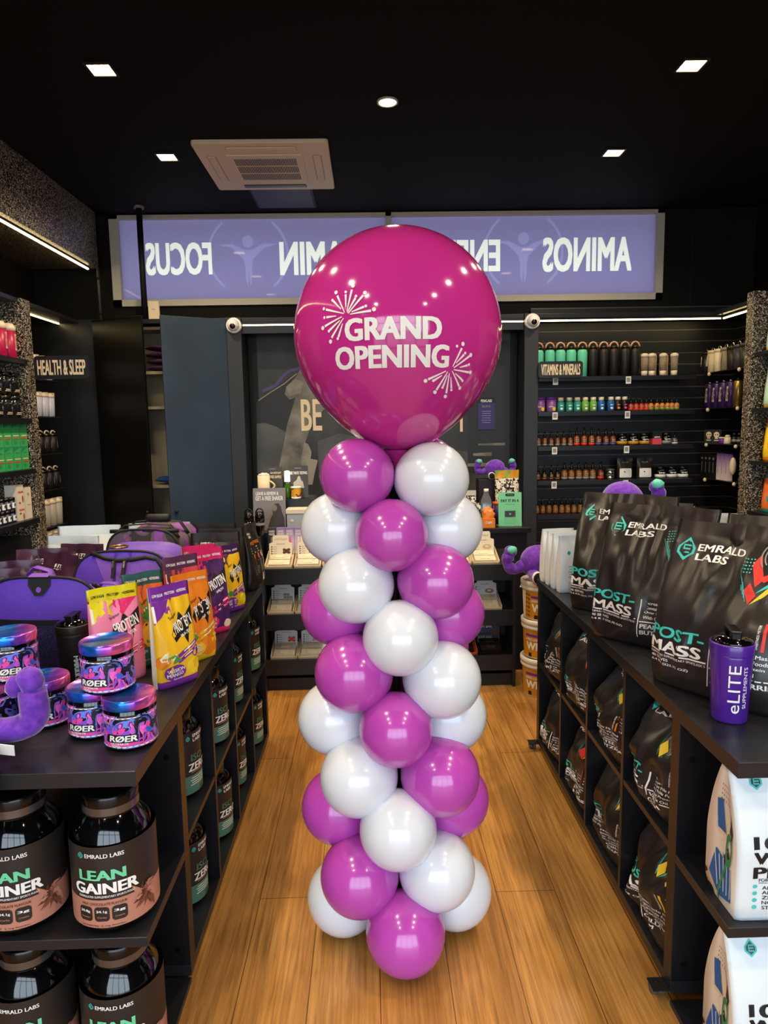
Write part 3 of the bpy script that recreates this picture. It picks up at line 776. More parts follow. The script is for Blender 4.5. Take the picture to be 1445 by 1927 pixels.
def mass_bag(label, pal, flav, w=.365, h=.428, d=.15, seed=0.0, meter=None, group=None, lean=.20, low=.2):
    mc = meter or M_red
    def dec(mb, mp):
        W2 = w/2; c = .022
        def X(f): return -W2+f*w
        def Y(f): return f*h
        logo(mb, X(.135), Y(.83), .030*w/.365, mp)
        text(mb, 'EMRALD', X(.40), Y(.845), .36*w, .040*h, mp, M_white, cut=c, bold=.03)
        text(mb, 'LABS', X(.345), Y(.79), .25*w, .040*h, mp, M_white, cut=c, bold=.03)
        geo_art(mb, X(.75), Y(.70), .23*w, mp, PALS[pal])
        text(mb, 'POST-', X(.255), Y(.335), .43*w, .066*h, mp, M_teal, cut=c, bold=.045)
        text(mb, 'MASS', X(.25), Y(.255), .42*w, .066*h, mp, M_white, cut=c, bold=.045)
        rect(mb, X(.27), Y(.212), .46*w, .004, mp, M_white, cut=c)
        text(mb, 'FORMULATED SUPPLEMENTARY SPORTS FOOD', X(.27), Y(.192), .46*w, .014*h, mp, M_white, cut=c)
        text(mb, '40 SERVES', X(.13), Y(.165), .17*w, .018*h, mp, M_white, cut=c, bold=.03)
        text(mb, '6.4 KG (225.75 OZ)', X(.21), Y(.135), .33*w, .018*h, mp, M_white, cut=c, bold=.03)
        rect(mb, X(.52), Y(.215), .003, .27*h, mp, M_white, cut=c)
        for i, s in enumerate(('Increase Muscle Mass', 'Contains Whole Foods', 'Over 55g of Protein', 'With Coconut Oil')):
            text(mb, s, X(.55+.018*len(s)/2), Y(.325-.033*i), .018*len(s)*w, .021*h, mp, M_white, cut=c, bold=.02)
        rect(mb, X(.74), Y(.196), .42*w, .003, mp, M_white, cut=c)
        for i, s in enumerate(flav): text(mb, s, X(.54+.018*len(s)), Y(.165-.045*i), .036*len(s)*w, .03*h, mp, M_white, cut=c, bold=.04)
        rect(mb, X(.86), Y(.43), .018*w, .15*h, mp, mc, cut=c)
        for i in range(5): text(mb, str(5-i), X(.93), Y(.50-.033*i), .018*w, .018*h, mp, M_white); poly(mb, [(X(.90), Y(.50-.033*i)), (X(.91), Y(.507-.033*i)), (X(.91), Y(.493-.033*i))], mp, M_white)
        text(mb, 'SWEETNESS METER', X(.825), Y(.43), .13*h, .016*w, lambda u, v, o: mp(X(.825)-(v-Y(.43)), Y(.43)+(u-X(.825)), o), M_white)
    return make_pouch('protein_pouch', label, 'pouch', w, h, d, [(0, .86, M_bag), (.86, .90, M_bag), (.90, 1, M_bag)], decor=dec, nu=26, nv=36, p=3, edge=.25, seed=seed, wr=.30, lean=lean, top=.985, flat=.9, low=low, group=group)
def place(t, x, y, z, deg): t.location = (x, y, z); t.rotation_euler = (0, 0, math.radians(deg)); return t
place(mass_bag('large black protein pouch with yellow and red artwork behind the purple shaker', 'red', ('STRAWBERRIES', '& CREAM'), seed=1.3), .893, 1.70, RZ, -57)
place(mass_bag('large black protein pouch with orange artwork, middle of the three in a row', 'orange', ('PEANUT', 'BUTTER'), seed=5.1, meter=M_orange), .868+.01, 2.13, RZ, -48)
place(mass_bag('large black protein pouch beside the small white pouches, farthest of three', 'orange', ('CHOCOLATE',), seed=8.2, meter=M_orange), .915, 2.49, RZ, -40)
# more stock standing further in on the right island
for i, (x, y, dg, lb) in enumerate(((1.13, 2.70, -20, 'black pouch showing only its top below the plush on the right island'), (1.33, 2.25, -40, 'black pouch with yellow artwork in the back row of the right island'), (1.43, 1.82, -60, 'black pouch at the outer edge of the right island'))):
    place(mass_bag(lb, ('orange', 'gold', 'gold')[i], ('VANILLA', 'CREAM'), w=.30, h=.37, d=.11, seed=11.0+i), x, y, RZ, dg)
M_tealart = patmat('teal_black_pack_art', 9, [(0.0, '#101214'), (0.5, '#17a6b8'), (0.56, '#101214'), (0.64, '#d8392c'), (0.68, '#101214')], rough=.4, tex='noise', distort=1.5)
t = make_pouch('protein_pouch', 'teal and black patterned pouch at the edge behind the purple shaker', 'pouch', .28, .36, .12, [(0, .86, M_tealart), (.86, 1, M_bag)], seed=3.0, p=3, edge=.3, wr=.2); place(t, 1.13, 1.68, RZ, -75)
# white pouches in the back row of the right island
WB = None
def whey_small(label, seed):
    def dec(mb, mp):
        logo(mb, -.035, .165, .010, mp, M_teal); text(mb, 'EMRALD', .012, .169, .05, .009, mp, M_black, bold=.03); text(mb, 'LABS', .004, .156, .032, .009, mp, M_black, bold=.03)
        text(mb, 'collagen', .0, .132, .03, .006, mp, M_grey)
        for i in range(5): rect(mb, -.01, .11-.011*i, .06-.008*(i % 2), .003, mp, M_grey); disc(mb, .045, .108-.02*i, .004, .004, mp, M_mint, n=8) if i < 3 else None
        for i in range(6): rect(mb, -.005, .045-.006*i, .07, .0015, mp, M_grey)
    side = patmat('white_pouch_striped_gusset', 14, [(0.0, '#e8eceb'), (0.45, '#8a9a2a'), (0.55, '#e8eceb'), (0.7, '#2f9f8c'), (0.8, '#e8eceb')], rough=.5, tex='wave', coords_scale=(0, 1, 1))
    return make_pouch('collagen_pouch', label, 'pouch', .15, .235, .055, [(0, .9, M_wbag), (.9, 1, M_wbag)], m_side=side, decor=dec, seal=.9, p=6, edge=.8, seed=seed, wr=.08, nu=12, nv=16, flat=.93, low=.35)
w0 = whey_small('nearest of four white pouches lined up beside the black pouches', 2.0); place(w0, .845, 2.81, RZ, 6)
for i, (x, y) in enumerate(((.838, 2.88), (.832, 2.945), (.825, 3.01))):
    dup(w0, (x, y, RZ), math.radians(6), ('second', 'third', 'rearmost')[i]+' of four white pouches lined up beside the black pouches')
def whitestock(name, label, w, h, d, seed, plain=False):
    def dec(mb, mp):
        logo(mb, -w*.3, h*.78, .014, mp, M_teal); text(mb, 'EMRALD LABS', .02, h*.78, w*.5, .014, mp, M_black, bold=.03)
    return make_pouch(name, label, 'pouch', w, h, d, [(0, .86, M_wbag), (.86, 1, M_wbag)], decor=None if plain else dec, seed=seed, p=3, edge=.3, wr=.16)
place(whitestock('protein_pouch', 'white protein pouch behind the middle black pouch on the right island', .28, .36, .11, 4.4), 1.20, 2.50, RZ, -20)
place(whitestock('protein_pouch', 'white protein pouch behind the nearest black pouch on the right island', .28, .355, .11, 6.4), 1.20, 2.10, RZ, -35)

# big white whey pouches on the end shelves
M_wart = patmat('whey_side_art', 9, [(0.0, '#ece4d4'), (0.52, '#ece4d4'), (0.56, '#e9d3b0'), (0.62, '#3c2a2a'), (0.66, '#e9d3b0'), (0.70, '#2d6ea6'), (0.76, '#ece4d4')], rough=.45, distort=.6)
M_stripe = patmat('whey_stripe_art', 60, [(0.0, '#3a2326'), (0.5, '#e6dcc8')], rough=.45, tex='wave', distort=2.0, coords_scale=(1, 1, 1))
def whey_bag(label, seed, w=.31, h=.335, d=.14):
    def dec(mb, mp):
        c = .03; W2 = w/2
        logo(mb, -W2+.055, h*.895, .017, mp, M_teal); text(mb, 'EMRALD', .0, h*.915, .11, .014, mp, M_black, cut=c, bold=.03); text(mb, 'LABS', -.015, h*.868, .075, .014, mp, M_black, cut=c, bold=.03)
        for i, s in enumerate(('100%', 'WHEY', 'PROTEIN')):
            ww = (.14, .15, .235)[i]; text(mb, s, -W2+.034+ww/2, h*(.545-.098*i), ww, .027, mp, M_black, cut=c, bold=.06)
        text(mb, 'FORMULATED SUPPLEMENTARY SPORTS FOOD', .01, h*.298, .235, .0075, mp, M_black, cut=c)
        rect(mb, .01, h*.278, .235, .0012, mp, M_black, cut=c)
        for i, s in enumerate(('ADVANCED WHEY BLEND', 'APPETITE CONTROL', 'ZERO FILLERS', 'NO BLOATING', 'STOMACH FRIENDLY')):
            text(mb, s, -W2+.056+.0045*len(s), h*(.245-.034*i), .009*len(s), .0082, mp, M_black, cut=c, bold=.015)
        text(mb, 'NATURALLY SWEETENED', -.01, h*.075, .13, .006, mp, M_dkgrey, cut=c)
        for i in range(4): disc(mb, -W2+.040, h*(.255-.047*i), .006, .005, mp, M_teal, n=6+i)
    t = make_pouch('whey_pouch', label, 'pouch', w, h, d, [(0, .82, M_wbag), (.82, 1, M_wbag)], m_side=M_wart, decor=dec, seal=.82, p=8, edge=.92, seed=seed, wr=.05, nu=22, nv=30, top=1.0, flat=1.02, low=.42)
    s = MB()
    Sf, _ = pouch_fn(w, h, d, p=8, edge=.92, seed=seed, wr=.05, top=1.0, flat=1.02, low=.42)
    def ms(a, v, off):
        p = Sf(-1, v, -1).lerp(Sf(-1, v, 1), a); p.x += .06*d*(1-(2*a-1)**2)*sstep(.05, .5, v)*1-off-.001-.12*d*(1-(2*a-1)**2)*0; return p
    for pts, m in (([(.15, .55), (.35, .75), (.5, .6), (.3, .45)], M_stripe), ([(.1, .1), (.2, .3), (.7, .35), (.85, .15), (.5, .05)], M_blue), ([(.45, .5), (.6, .72), (.8, .7), (.7, .5)], M_blue), ([(.25, .35), (.45, .5), (.6, .42), (.4, .3)], M_stripe)): poly(s, pts, ms, m, .0012, cut=.1)
    for k in range(5): line(s, (.14+.1*k, .12), (.2+.13*k, .33), .022, ms, M_wbag, .002)
    arc(s, .3, .42, .09, 0, 2*PI, .05, ms, mat('whey_green', '#2f8f5f'), .0022, 14); line(s, (.33, .33), (.55, .02), .05, ms, mat('whey_green', '#2f8f5f'), .0022, cut=.1)
    for i in range(5):
        for j in range(4): disc(s, .25+.1*i, .72+.035*j, .016, .008, ms, M_dkgrey, .002, n=6)
    s.build('side_artwork', t)
    return t
a = whey_bag('white whey pouch on the middle end shelf under the purple shaker', 2.5); a.location = (.922, 1.423, .42)
b_ = dup(a, (.936, 1.432, .016), None, 'white whey pouch on the bottom end shelf, cut by the picture edge')

# cubby pouches on the aisle side of the right island
FL = [('gold', ('VANILLA', 'CREAM'), M_yellow), ('gold', ('SALTED CARAMEL', 'PRETZEL'), M_orange), ('red', ('STRAWBERRIES', '& CREAM'), M_red), ('brown', ('CHOCOLATE',), mat('print_copper', '#a9622f'))]
cub = [(a_+b__)/2 for a_, b__ in zip([1.645, 1.983, 2.328, 2.663], [1.965, 2.31, 2.645, 3.0])]
bay = ['nearest', 'second', 'third', 'farthest']
for i, yc in enumerate(cub):
    pal, fl, mt = FL[i]
    t = mass_bag('black pouch in the upper cubby, %s bay of the right island' % bay[i], pal, fl, w=.305, h=.318, d=.18, seed=20.0+i, meter=mt, lean=.07, low=.42, group='black pouches in the cubbies')
    place(t, RX0+.10, yc, RM, -90+(4, -5, 3, -3)[i])
    u = t
    pal, fl, mt = FL[(0, 0, 2, 3)[i]]
    t = mass_bag('black pouch in the lower cubby, %s bay of the right island' % bay[i], pal, fl, w=.305, h=.325, d=.18, seed=30.0+i, meter=mt, lean=.07, low=.42, group='black pouches in the cubbies')
    place(t, RX0+.10, yc, RB, -90+(-4, 3, -4, 4)[i])

# ------------------------------------------------------------------ tubs
def tub(name, label, R, H, lidR, shoulder, m_lid, band, dec, z0, z1, m_label, group=None, seg=40, neck=.04):
    t = thing(name, label, 'tub', group=group)
    jar = MB().lathe([(R*.78, 0), (R*.93, .006), (R, .022), (R, H-shoulder), (R*.97, H-shoulder*.7), (R*.86, H-shoulder*.28), (lidR*.98, H-shoulder*.02), (lidR*.95, H)], M_gloss, seg); jar.build('jar', t)
    k = MB().lathe([(lidR*1.0, H-.004), (lidR*1.03, H-.002), (lidR*1.03, H+neck*.85), (lidR*1.0, H+neck), (lidR*.97, H+neck*1.02), (.001, H+neck*1.02)], m_lid, seg); k.build('lid', t)
    l = MB(); l.lathe([(R+.0006, z0), (R+.0006, z1)], m_label, seg, cap=False)
    for a, b_, m in band: l.lathe([(R+.0009, a), (R+.0009, b_)], m, seg, cap=False)
    dec(l, mp_cyl(R+.0012)); l.build('label', t)
    return t
M_lab = mat('tub_label_charcoal', '#26221f', rough=.42)
M_choc = mat('tub_label_cocoa_pink', '#b9806c', rough=.42)
M_silver = mat('lid_band_silver', '#6d6762', rough=.25, metal=.7)
def lg_dec(l, mp):
    logo(l, -.052, .192, .008, mp, M_teal); text(l, 'EMRALD LABS', .002, .192, .085, .0095, mp, M_white, cut=.02, bold=.03)
    text(l, 'LEAN', -.006, .147, .105, .024, mp, M_mint, cut=.02, bold=.06); text(l, 'GAINER', .0, .116, .145, .026, mp, M_white, cut=.02, bold=.06)
    text(l, 'FORMULATED SUPPLEMENTARY SPORTS FOOD', .0, .0965, .125, .005, mp, M_white, cut=.02)
    text(l, 'MILK CHOCOLATE FLAVOUR', -.005, .079, .10, .006, mp, M_brown, cut=.02)
    for i, (a, b_) in enumerate((('20.8g', 'Protein'), ('24.1g', 'Carbs'), ('3g', 'Creatine'))):
        cx = -.048+.038*i; poly(l, rrect_pts(cx, .055, .033, .034, .008), mp, M_lab, .0006, .015); text(l, a, cx, .061, .024, .0075, mp, M_white, .0012, cut=.02, bold=.04); text(l, b_, cx, .048, .02, .004, mp, M_choc, .0012)
    text(l, '30 SERVES  2.1kg Powder', -.01, .027, .10, .004, mp, M_brown, cut=.02)
    rnd = random.Random(3)
    for k in range(26):
        a = rnd.uniform(0, 2*PI); q = rnd.uniform(.012, .042); cx, cy = .085+rnd.uniform(-.012, .012), .07+rnd.uniform(-.012, .015)
        poly(l, [(cx, cy), (cx+q*math.cos(a), cy+q*math.sin(a)*1.1), (cx+q*.6*math.cos(a+.5), cy+q*.6*math.sin(a+.5))], mp, (M_brown, mat('print_cocoa', '#7b4a38'), M_choc)[k % 3], .0008+.00008*k)
lean = tub('protein_tub', 'large black protein tub on the middle end shelf, right of two', .094, .262, .060, .105, M_lid, [(.022, .088, M_choc)], lg_dec, .022, .212, M_lab, neck=.045)
b_ = MB().lathe([(.0623, .264), (.0623, .282)], M_silver, 40, cap=False); b_.build('lid_band', lean)
lean.location = (-.612, 1.51, .385); lean.rotation_euler.z = .12
dup(lean, (-.827, 1.51, .385), .15, 'large black protein tub on the middle end shelf, left of two')
dup(lean, (-.615, 1.512, .016), .12, 'large black protein tub on the bottom end shelf, right of two')
dup(lean, (-.83, 1.512, .016), .15, 'large black protein tub on the bottom end shelf, left of two')
M_isog = mat('tub_label_sage', '#4a7a66', rough=.45)
def iso_dec(l, mp):
    logo(l, -.032, .187, .008, mp, M_teal); text(l, 'EMRALD', .012, .192, .055, .010, mp, M_white, cut=.02, bold=.03); text(l, 'LABS', .003, .178, .036, .010, mp, M_white, cut=.02, bold=.03)
    text(l, 'ISO', .0, .125, .05, .022, mp, M_isog, cut=.02, bold=.04); text(l, 'ZERO', .008, .096, .085, .024, mp, M_white, cut=.02, bold=.04)
    rect(l, .01, .08, .07, .003, mp, mat('print_tan', '#a0765c'), cut=.02)
    for i in range(4): rect(l, .005-.004*(i % 2), .062-.007*i, .06, .0022, mp, M_white, cut=.02)
    for i in range(3): rect(l, .02, .030-.006*i, .03, .002, mp, M_lab, cut=.02)
iso = tub('protein_tub', 'black and sage green protein tub in the left cubbies', .074, .235, .05, .06, M_lid, [(.014, .07, M_isog)], iso_dec, .014, .205, M_lab, group='black and green tubs in the cubbies', neck=.04, seg=32)
yb = [(1.77, 2.095), (2.113, 2.44), (2.458, 2.785), (2.803, 3.155)]
first = True
for lev, z in (('upper', LM), ('lower', LB)):
    for i, (y0, y1) in enumerate(yb):
        for j, y in enumerate((y0+.088, y1-.083)):
            lb = 'black and sage green tub, %s in the %s cubby of the %s bay' % (('near one', 'far one')[j], lev, bay[i])
            x = LX1-.085-.012*((i+j) % 2)-(.03 if j == 0 else 0)
            a = math.radians(62+7*((i*2+j) % 3))
            if first: iso.location = (x, y, z); iso.rotation_euler.z = a; iso['label'] = lb; first = False
            else: dup(iso, (x, y, z), a, lb)

# iridescent pre-workout tubs
M_irid = mat('iridescent_lid_foil', rough=.2, metal=.75)
def _irid():
    v = coords(M_irid); s = nd(M_irid, 'ShaderNodeSeparateXYZ'); lk(M_irid, v, s.inputs[0])
    mr = nd(M_irid, 'ShaderNodeMapRange'); mr.inputs['From Min'].default_value = -.062; mr.inputs['From Max'].default_value = .062; lk(M_irid, s.outputs['X'], mr.inputs['Value'])
    c = ramp(M_irid, mr.outputs['Result'], [(0.0, '#ff86c6'), (0.2, '#6a4fe0'), (0.38, '#1f86f0'), (0.55, '#2a6ae6'), (0.72, '#a04ad6'), (0.9, '#ff7cc4')]); lk(M_irid, c, bsdf(M_irid).inputs['Base Color'])
_irid()
M_jart = patmat('preworkout_label_art', 32, [(0.0, '#15111f'), (0.40, '#1b1730'), (0.44, '#6a8af0'), (0.52, '#8a5ae0'), (0.57, '#1a1526'), (0.61, '#ff6cc0'), (0.67, '#c95ae6')], rough=.35, detail=1.0, distort=1.4)
M_cob = mat('print_cobalt', '#3c62cf'); M_vio = mat('print_violet', '#8a4bd6'); M_hot = mat('print_hot_pink', '#f0469f')
def pre_dec(l, mp):
    for z in (.0115, .0785): rect(l, 0, z, .27, .0028, mp, M_white, .0004, cut=.012); 
    for k in range(20): rect(l, -.12+.0125*k, .0785, .006, .0012, mp, M_black, .0008); rect(l, -.12+.0125*k, .0115, .004, .0012, mp, M_black, .0008)
    for i in range(3): arc(l, .035+.004*i, .063-.002*i, .012+.004*i, -.6, 3.6, .0035, mp, (M_black, M_cob, M_black)[i], .0006+.0002*i, 12)
    for cx, cy, a, q, m in ((-.03, .052, .9, .016, M_cob), (-.022, .048, 1.5, .014, M_hot), (-.038, .047, 2.2, .014, M_vio), (-.008, .05, .5, .013, M_hot), (-.045, .04, 2.8, .012, M_hot), (.0, .044, .1, .014, M_vio), (-.018, .056, 1.2, .012, M_cob)):
        poly(l, [(cx+q*math.cos(a+d)*e, cy+q*math.sin(a+d)*e) for d, e in ((0, 1), (.7, .6), (1.6, .45), (2.6, .5), (3.6, .55), (4.8, .5), (5.7, .65))], mp, m, .0012+.0001*abs(a))
    poly(l, [(-.05, .022), (.055, .03), (.02, .022), (.05, .016), (-.045, .012)], mp, M_hot, .0010, cut=.012)
    for pts, m in (([(.048, .060), (.056, .064), (.060, .056), (.056, .048), (.050, .05)], M_hot), ([(.047, .048), (.056, .052), (.064, .042), (.058, .034), (.049, .038)], M_cob), ([(.045, .04), (.05, .036), (.044, .022), (.038, .02)], M_vio), ([(.055, .034), (.06, .03), (.064, .016), (.058, .018)], M_vio)): poly(l, pts, mp, m, .0014, cut=.01)
    poly(l, rrect_pts(-.007, .032, .072, .019, .004), mp, M_black, .0020, .012)
    text(l, 'RØER', -.003, .0325, .062, .0145, mp, M_white, .0026, cut=.012, bold=.05, skew=.12)
    text(l, 'ULTIMATE', -.012, .0205, .04, .0045, mp, M_white, .0022, cut=.012, bold=.03)
    text(l, 'BERRY', -.02, .0155, .02, .003, mp, M_white, .0022)
    rect(l, -.045, .066, .025, .004, mp, M_grey, .0012, cut=.01)
    for k in range(4): poly(l, [(.02+.012*k, .02-.003*(k % 2)), (.026+.012*k, .022), (.024+.012*k, .016)], mp, M_hot, .0015)
def pre(label):
    t = thing('supplement_tub', label, 'tub', group='iridescent lidded tubs on the left counter')
    R = .0585
    MB().lathe([(R*.9, 0), (R, .006), (R, .092), (R*.95, .096)], M_gloss, 40).build('jar', t)
    MB().lathe([(R*1.01, .0935), (R*1.03, .0955), (R*1.03, .113), (R*1.0, .1165), (R*.97, .1175), (R*.95, .1165), (.001, .1165)], M_irid, 48).build('lid', t)
    l = MB(); l.lathe([(R+.0006, .008), (R+.0006, .084)], M_jart, 40, cap=False); pre_dec(l, mp_cyl(R+.0008)); l.build('label', t)
    return t
p0 = pre('small tub with blue and pink foil lid nearest the counter corner'); p0.location = (-.568, 1.545, LZ); p0.rotation_euler.z = .1
dup(p0, (-.675, 1.606, LZ), -.1, 'small purple foil lidded tub standing behind the corner tub')
dup(p0, (-.625, 1.578, LZ+.1186), -.15, 'small tub with blue foil lid stacked on the two corner tubs')
dup(p0, (-.822, 1.67, LZ), .25, 'small foil lidded tub on the counter behind the plush arm')
dup(p0, (-.945, 1.65, LZ), -.5, 'small foil lidded tub at the left picture edge, lower one')
dup(p0, (-.892, 1.665, LZ+.1186), .35, 'small tub with pink foil lid stacked highest at the left edge')
# shakers
def shaker(label, m, R, H, dec=None, name='shaker_bottle', cap=M_lid, dome=None):
    t = thing(name, label, 'shaker bottle')
    b = MB().lathe([(R*.80, 0), (R*.83, .004), (R*.98, H*.72), (R*1.0, H*.76)], m, 40); b.build('cup', t)
    MB().lathe([(R*1.015, H*.755), (R*1.02, H*.76), (R*1.03, H*.86), (R*.99, H*.875), (R*.96, H*.865)], m, 40, cap=False).build('collar', t)
    MB().lathe([(R*.97, H*.862), (R*.9, H*.90), (R*.6, H*.935), (R*.35, H*.945), (.001, H*.945)], dome or M_gloss, 40).build('dome_lid', t)
    c = MB(); c.bb(-R*.2, -R*.62, H*.90, R*.28, -R*.18, H*.995, cap); c.bb(-R*.25, -R*.66, H*.985, R*.3, R*.72, H*1.015, cap); c.bb(-R*.22, R*.45, H*.93, R*.22, R*.7, H*1.0, cap); o = c.build('spout_cap', t, bevel=.003)
    if dec: l = MB(); dec(l, mp_cyl(lambda v: R*(.83+.15*min(1, v/(H*.72)))+.0008)); l.build('lettering', t)
    return t
M_pur = mat('purple_enamel', '#4a1f8f', rough=.28, coat=.3)
def el_dec(l, mp):
    rm = lambda u, v, o: mp(-v, .085+u, o)
    text(l, 'eLITE', 0, .002, .115, .026, rm, M_white, cut=.012, bold=.01); text(l, 'SUPPLEMENTS', .004, -.022, .10, .0095, rm, M_white, cut=.012, bold=.01)
t = shaker('purple metal shaker bottle with white lettering on the right counter', M_pur, .0475, .215, el_dec); t.location = (.836, 1.545, RZ); t.rotation_euler.z = math.radians(-14)
M_mblk = mat('matte_black_shaker', '#151210', rough=.5)
def sh_dec(l, mp):
    for k in range(3): text(l, 'MARY', .028-.012*k, .06, .05, .012, lambda u, v, o: mp(.02+(v-.06), .07-(u), o), mat('pale_blue_ink', '#a9cfdc'), bold=.03)
t = shaker('matte black shaker bottle behind the stacked foil tubs', M_mblk, .046, .20, sh_dec); t.location = (-.858, 1.935, LZ)

# ------------------------------------------------------------------ coloured snack pouches on the left island
def col(n, h, rough=.4): return mat('pack_'+n, h, rough=rough)
C_yel = col('yellow', '#f2c21c'); C_pur = col('purple', '#7a2f9c'); C_org = col('orange', '#f08a1c'); C_hot = col('hot_pink', '#e0286e'); C_plum = col('plum', '#4a2560')
C_teal = col('teal', '#1f8a82'); C_tango = col('tangerine', '#df6a2a'); C_lem = col('lemon', '#e8dd1e'); C_ros = col('rose', '#f08ab4'); C_pine = col('pine', '#2d5f5e'); C_lime = col('lime', '#7fae2a'); C_mau = col('mauve', '#55324e'); C_coral = col('coral', '#cf4a52')
def protein_pouch(label, hd, body, base, badge, words, fruit, w=.14, h=.265, d=.06, seed=0.0, headtxt=M_white, lean=.05, art=None):
    def dec(mb, mp):
        c = .02; X = lambda f: -w/2+f*w; Y = lambda f: f*h
        for i in range(3): text(mb, ('LOW SUGAR', 'PROTEIN', '+REFRESHING')[i], X(.2+.3*i), Y(.915), .25*w, .03*h, mp, headtxt, cut=c, bold=.04)
        poly(mb, [(X(.02), Y(.86)), (X(.55), Y(.86)), (X(.42), Y(.80)), (X(.44), Y(.70)), (X(.30), Y(.74)), (X(.02), Y(.64))], mp, hd, cut=c)
        line(mb, (X(.05), Y(.66)), (X(.05), Y(.82)), .05*w, mp, M_white, .0008, c)
        poly(mb, [(X(.35), Y(.52)), (X(.42), Y(.60)), (X(.55), Y(.63)), (X(.62), Y(.72)), (X(.72), Y(.66)), (X(.97), Y(.76)), (X(.93), Y(.58)), (X(.82), Y(.56)), (X(.72), Y(.40)), (X(.62), Y(.50)), (X(.42), Y(.44))], mp, M_black, .0008, c)
        rot = .30
        text(mb, 'PROTEIN', X(.66), Y(.60), .50*w, .11*h, mp, M_white, .0013, cut=c, bold=.04, rot=rot, skew=.1)
        text(mb, 'WATER', X(.70), Y(.505), .28*w, .032*h, mp, M_white, .0013, cut=c, bold=.03, rot=rot)
        text(mb, 'Super', X(.46), Y(.69), .22*w, .04*h, mp, M_black, .0012, cut=c, rot=.4)
        for k in range(2): line(mb, (X(.42), Y(.30-.055*k)), (X(.96), Y(.40-.055*k)), .038*h, mp, badge, .0009, c)
        for k in range(2): line(mb, (X(.58), Y(.335-.055*k)), (X(.92), Y(.395-.055*k)), .012*h, mp, M_white, .0012, c)
        for (cx, cy, rx, ry, m) in fruit: disc(mb, X(cx), Y(cy), rx*w, ry*w, mp, m, .0010, c, 14)
        poly(mb, [(X(.14), Y(.30)), (X(.34), Y(.33)), (X(.5), Y(.26)), (X(.3), Y(.24))], mp, M_green, .0014, c)
        poly(mb, [(X(.04), Y(.31)), (X(.22), Y(.37)), (X(.2), Y(.31)), (X(.4), Y(.34)), (X(.3), Y(.27)), (X(.1), Y(.24))], mp, mat('pack_splash', '#e6efcf'), .0012, c)
        disc(mb, X(.36), Y(.145), .24*w, .17*w, mp, badge, .0018, c, 20)
        for i, s in enumerate(words): text(mb, s, X(.36), Y(.172-.045*i), min(.40, .06*len(s)+.05)*w, .036*h, mp, M_white, .0022, cut=c, bold=.04, rot=.08)
        text(mb, 'flavour', X(.40), Y(.085), .2*w, .022*h, mp, M_white, .0022, cut=c, rot=.08)
        if art: art(mb, mp, X, Y)
    return make_pouch('snack_pouch', label, 'pouch', w, h, d, [(0, .07, base), (.07, .62, body), (.62, .86, body), (.86, .97, hd), (.97, 1, hd)], m_side=M_paper if body is C_yel else body, decor=dec, seed=seed, p=2.6, edge=.35, wr=.22, lean=lean, top=.97)
FY = [(.82, .17, .17, .17, C_lem), (.82, .17, .13, .13, M_yellow), (.1, .27, .14, .14, C_org), (.88, .30, .1, .1, C_pur)]
FO = [(.72, .16, .22, .24, C_org), (.2, .34, .16, .16, C_tango), (.9, .22, .1, .12, M_yellow)]
FP = [(.85, .1, .12, .1, M_cream), (.1, .26, .09, .09, C_plum), (.2, .3, .08, .08, M_black), (.85, .3, .1, .1, C_plum)]
t = protein_pouch('yellow pouch with purple header, nearest in the bright row on the left island', C_pur, C_yel, C_pur, C_pur, ('PASSION', 'MANGO'), FY, seed=1.0, h=.285, w=.135); place(t, -.568, 1.915, LZ, 50)
t = protein_pouch('orange pouch with yellow base just behind the nearest yellow one', C_org, C_org, C_yel, C_yel, ('PEACH', 'MANGO'), FO, seed=2.0, h=.275); place(t, -.562, 2.12, LZ, 52)
t = protein_pouch('plum pouch with hot pink header and base', C_hot, C_plum, C_hot, C_hot, ('BLACK', 'CURRANT'), FP, seed=3.0, h=.30); place(t, -.575, 2.40, LZ, 46)
t = protein_pouch('yellow pouch with purple base, farthest in the bright row', C_plum, C_yel, C_pur, C_pur, ('PASSION', 'MANGO'), FY, seed=4.0, h=.26, w=.12); place(t, -.566, 2.70, LZ, 52)
def pineapple(mb, mp, X, Y):
    disc(mb, X(.55), Y(.36), .18*.185, .24*.185, mp, M_yellow, .002, .02)
    for k in range(7): a = .3+k*.42; poly(mb, [(X(.47), Y(.48)), (X(.55)+.075*math.cos(a), Y(.50)+.075*math.sin(a)), (X(.63), Y(.48))], mp, M_green, .0022+.0001*k, .02)
    disc(mb, X(.7), Y(.16), .03, .03, mp, C_teal, .0024, .02); text(mb, 'TROPICAL', X(.7), Y(.16), .05, .01, mp, M_white, .003, bold=.03)
t = protein_pouch('teal and tangerine pouch with a pineapple, behind the nearest yellow one', C_pine, C_tango, C_teal, C_teal, ('TROPICAL',), [], seed=5.0, h=.285, w=.13, art=pineapple); place(t, -.70, 2.085, LZ, 40)
t = protein_pouch('rose pink pouch with lemon header behind the stacked foil tubs', C_lem, C_ros, C_ros, C_hot, ('STRAWB',), [(.3, .3, .1, .1, C_yel)], seed=6.0, h=.275, w=.15, headtxt=M_black, art=lambda mb, mp, X, Y: [poly(mb, [(X(.4), Y(.86)), (X(.95), Y(.86)), (X(.62), Y(.7))], mp, C_hot, .0012, .02)]); place(t, -.738, 1.945, LZ, 42)
t = protein_pouch('mauve and coral pouch peeking out behind the orange one', C_mau, C_coral, C_mau, C_mau, ('BERRY',), [], seed=7.0, h=.30, w=.13); place(t, -.63, 2.27, LZ, 45)
t = protein_pouch('lime pouch with hot pink header behind the plum one', C_hot, C_lime, C_hot, C_hot, ('APPLE',), [], seed=8.0, h=.29, w=.14); place(t, -.635, 2.535, LZ, 38)

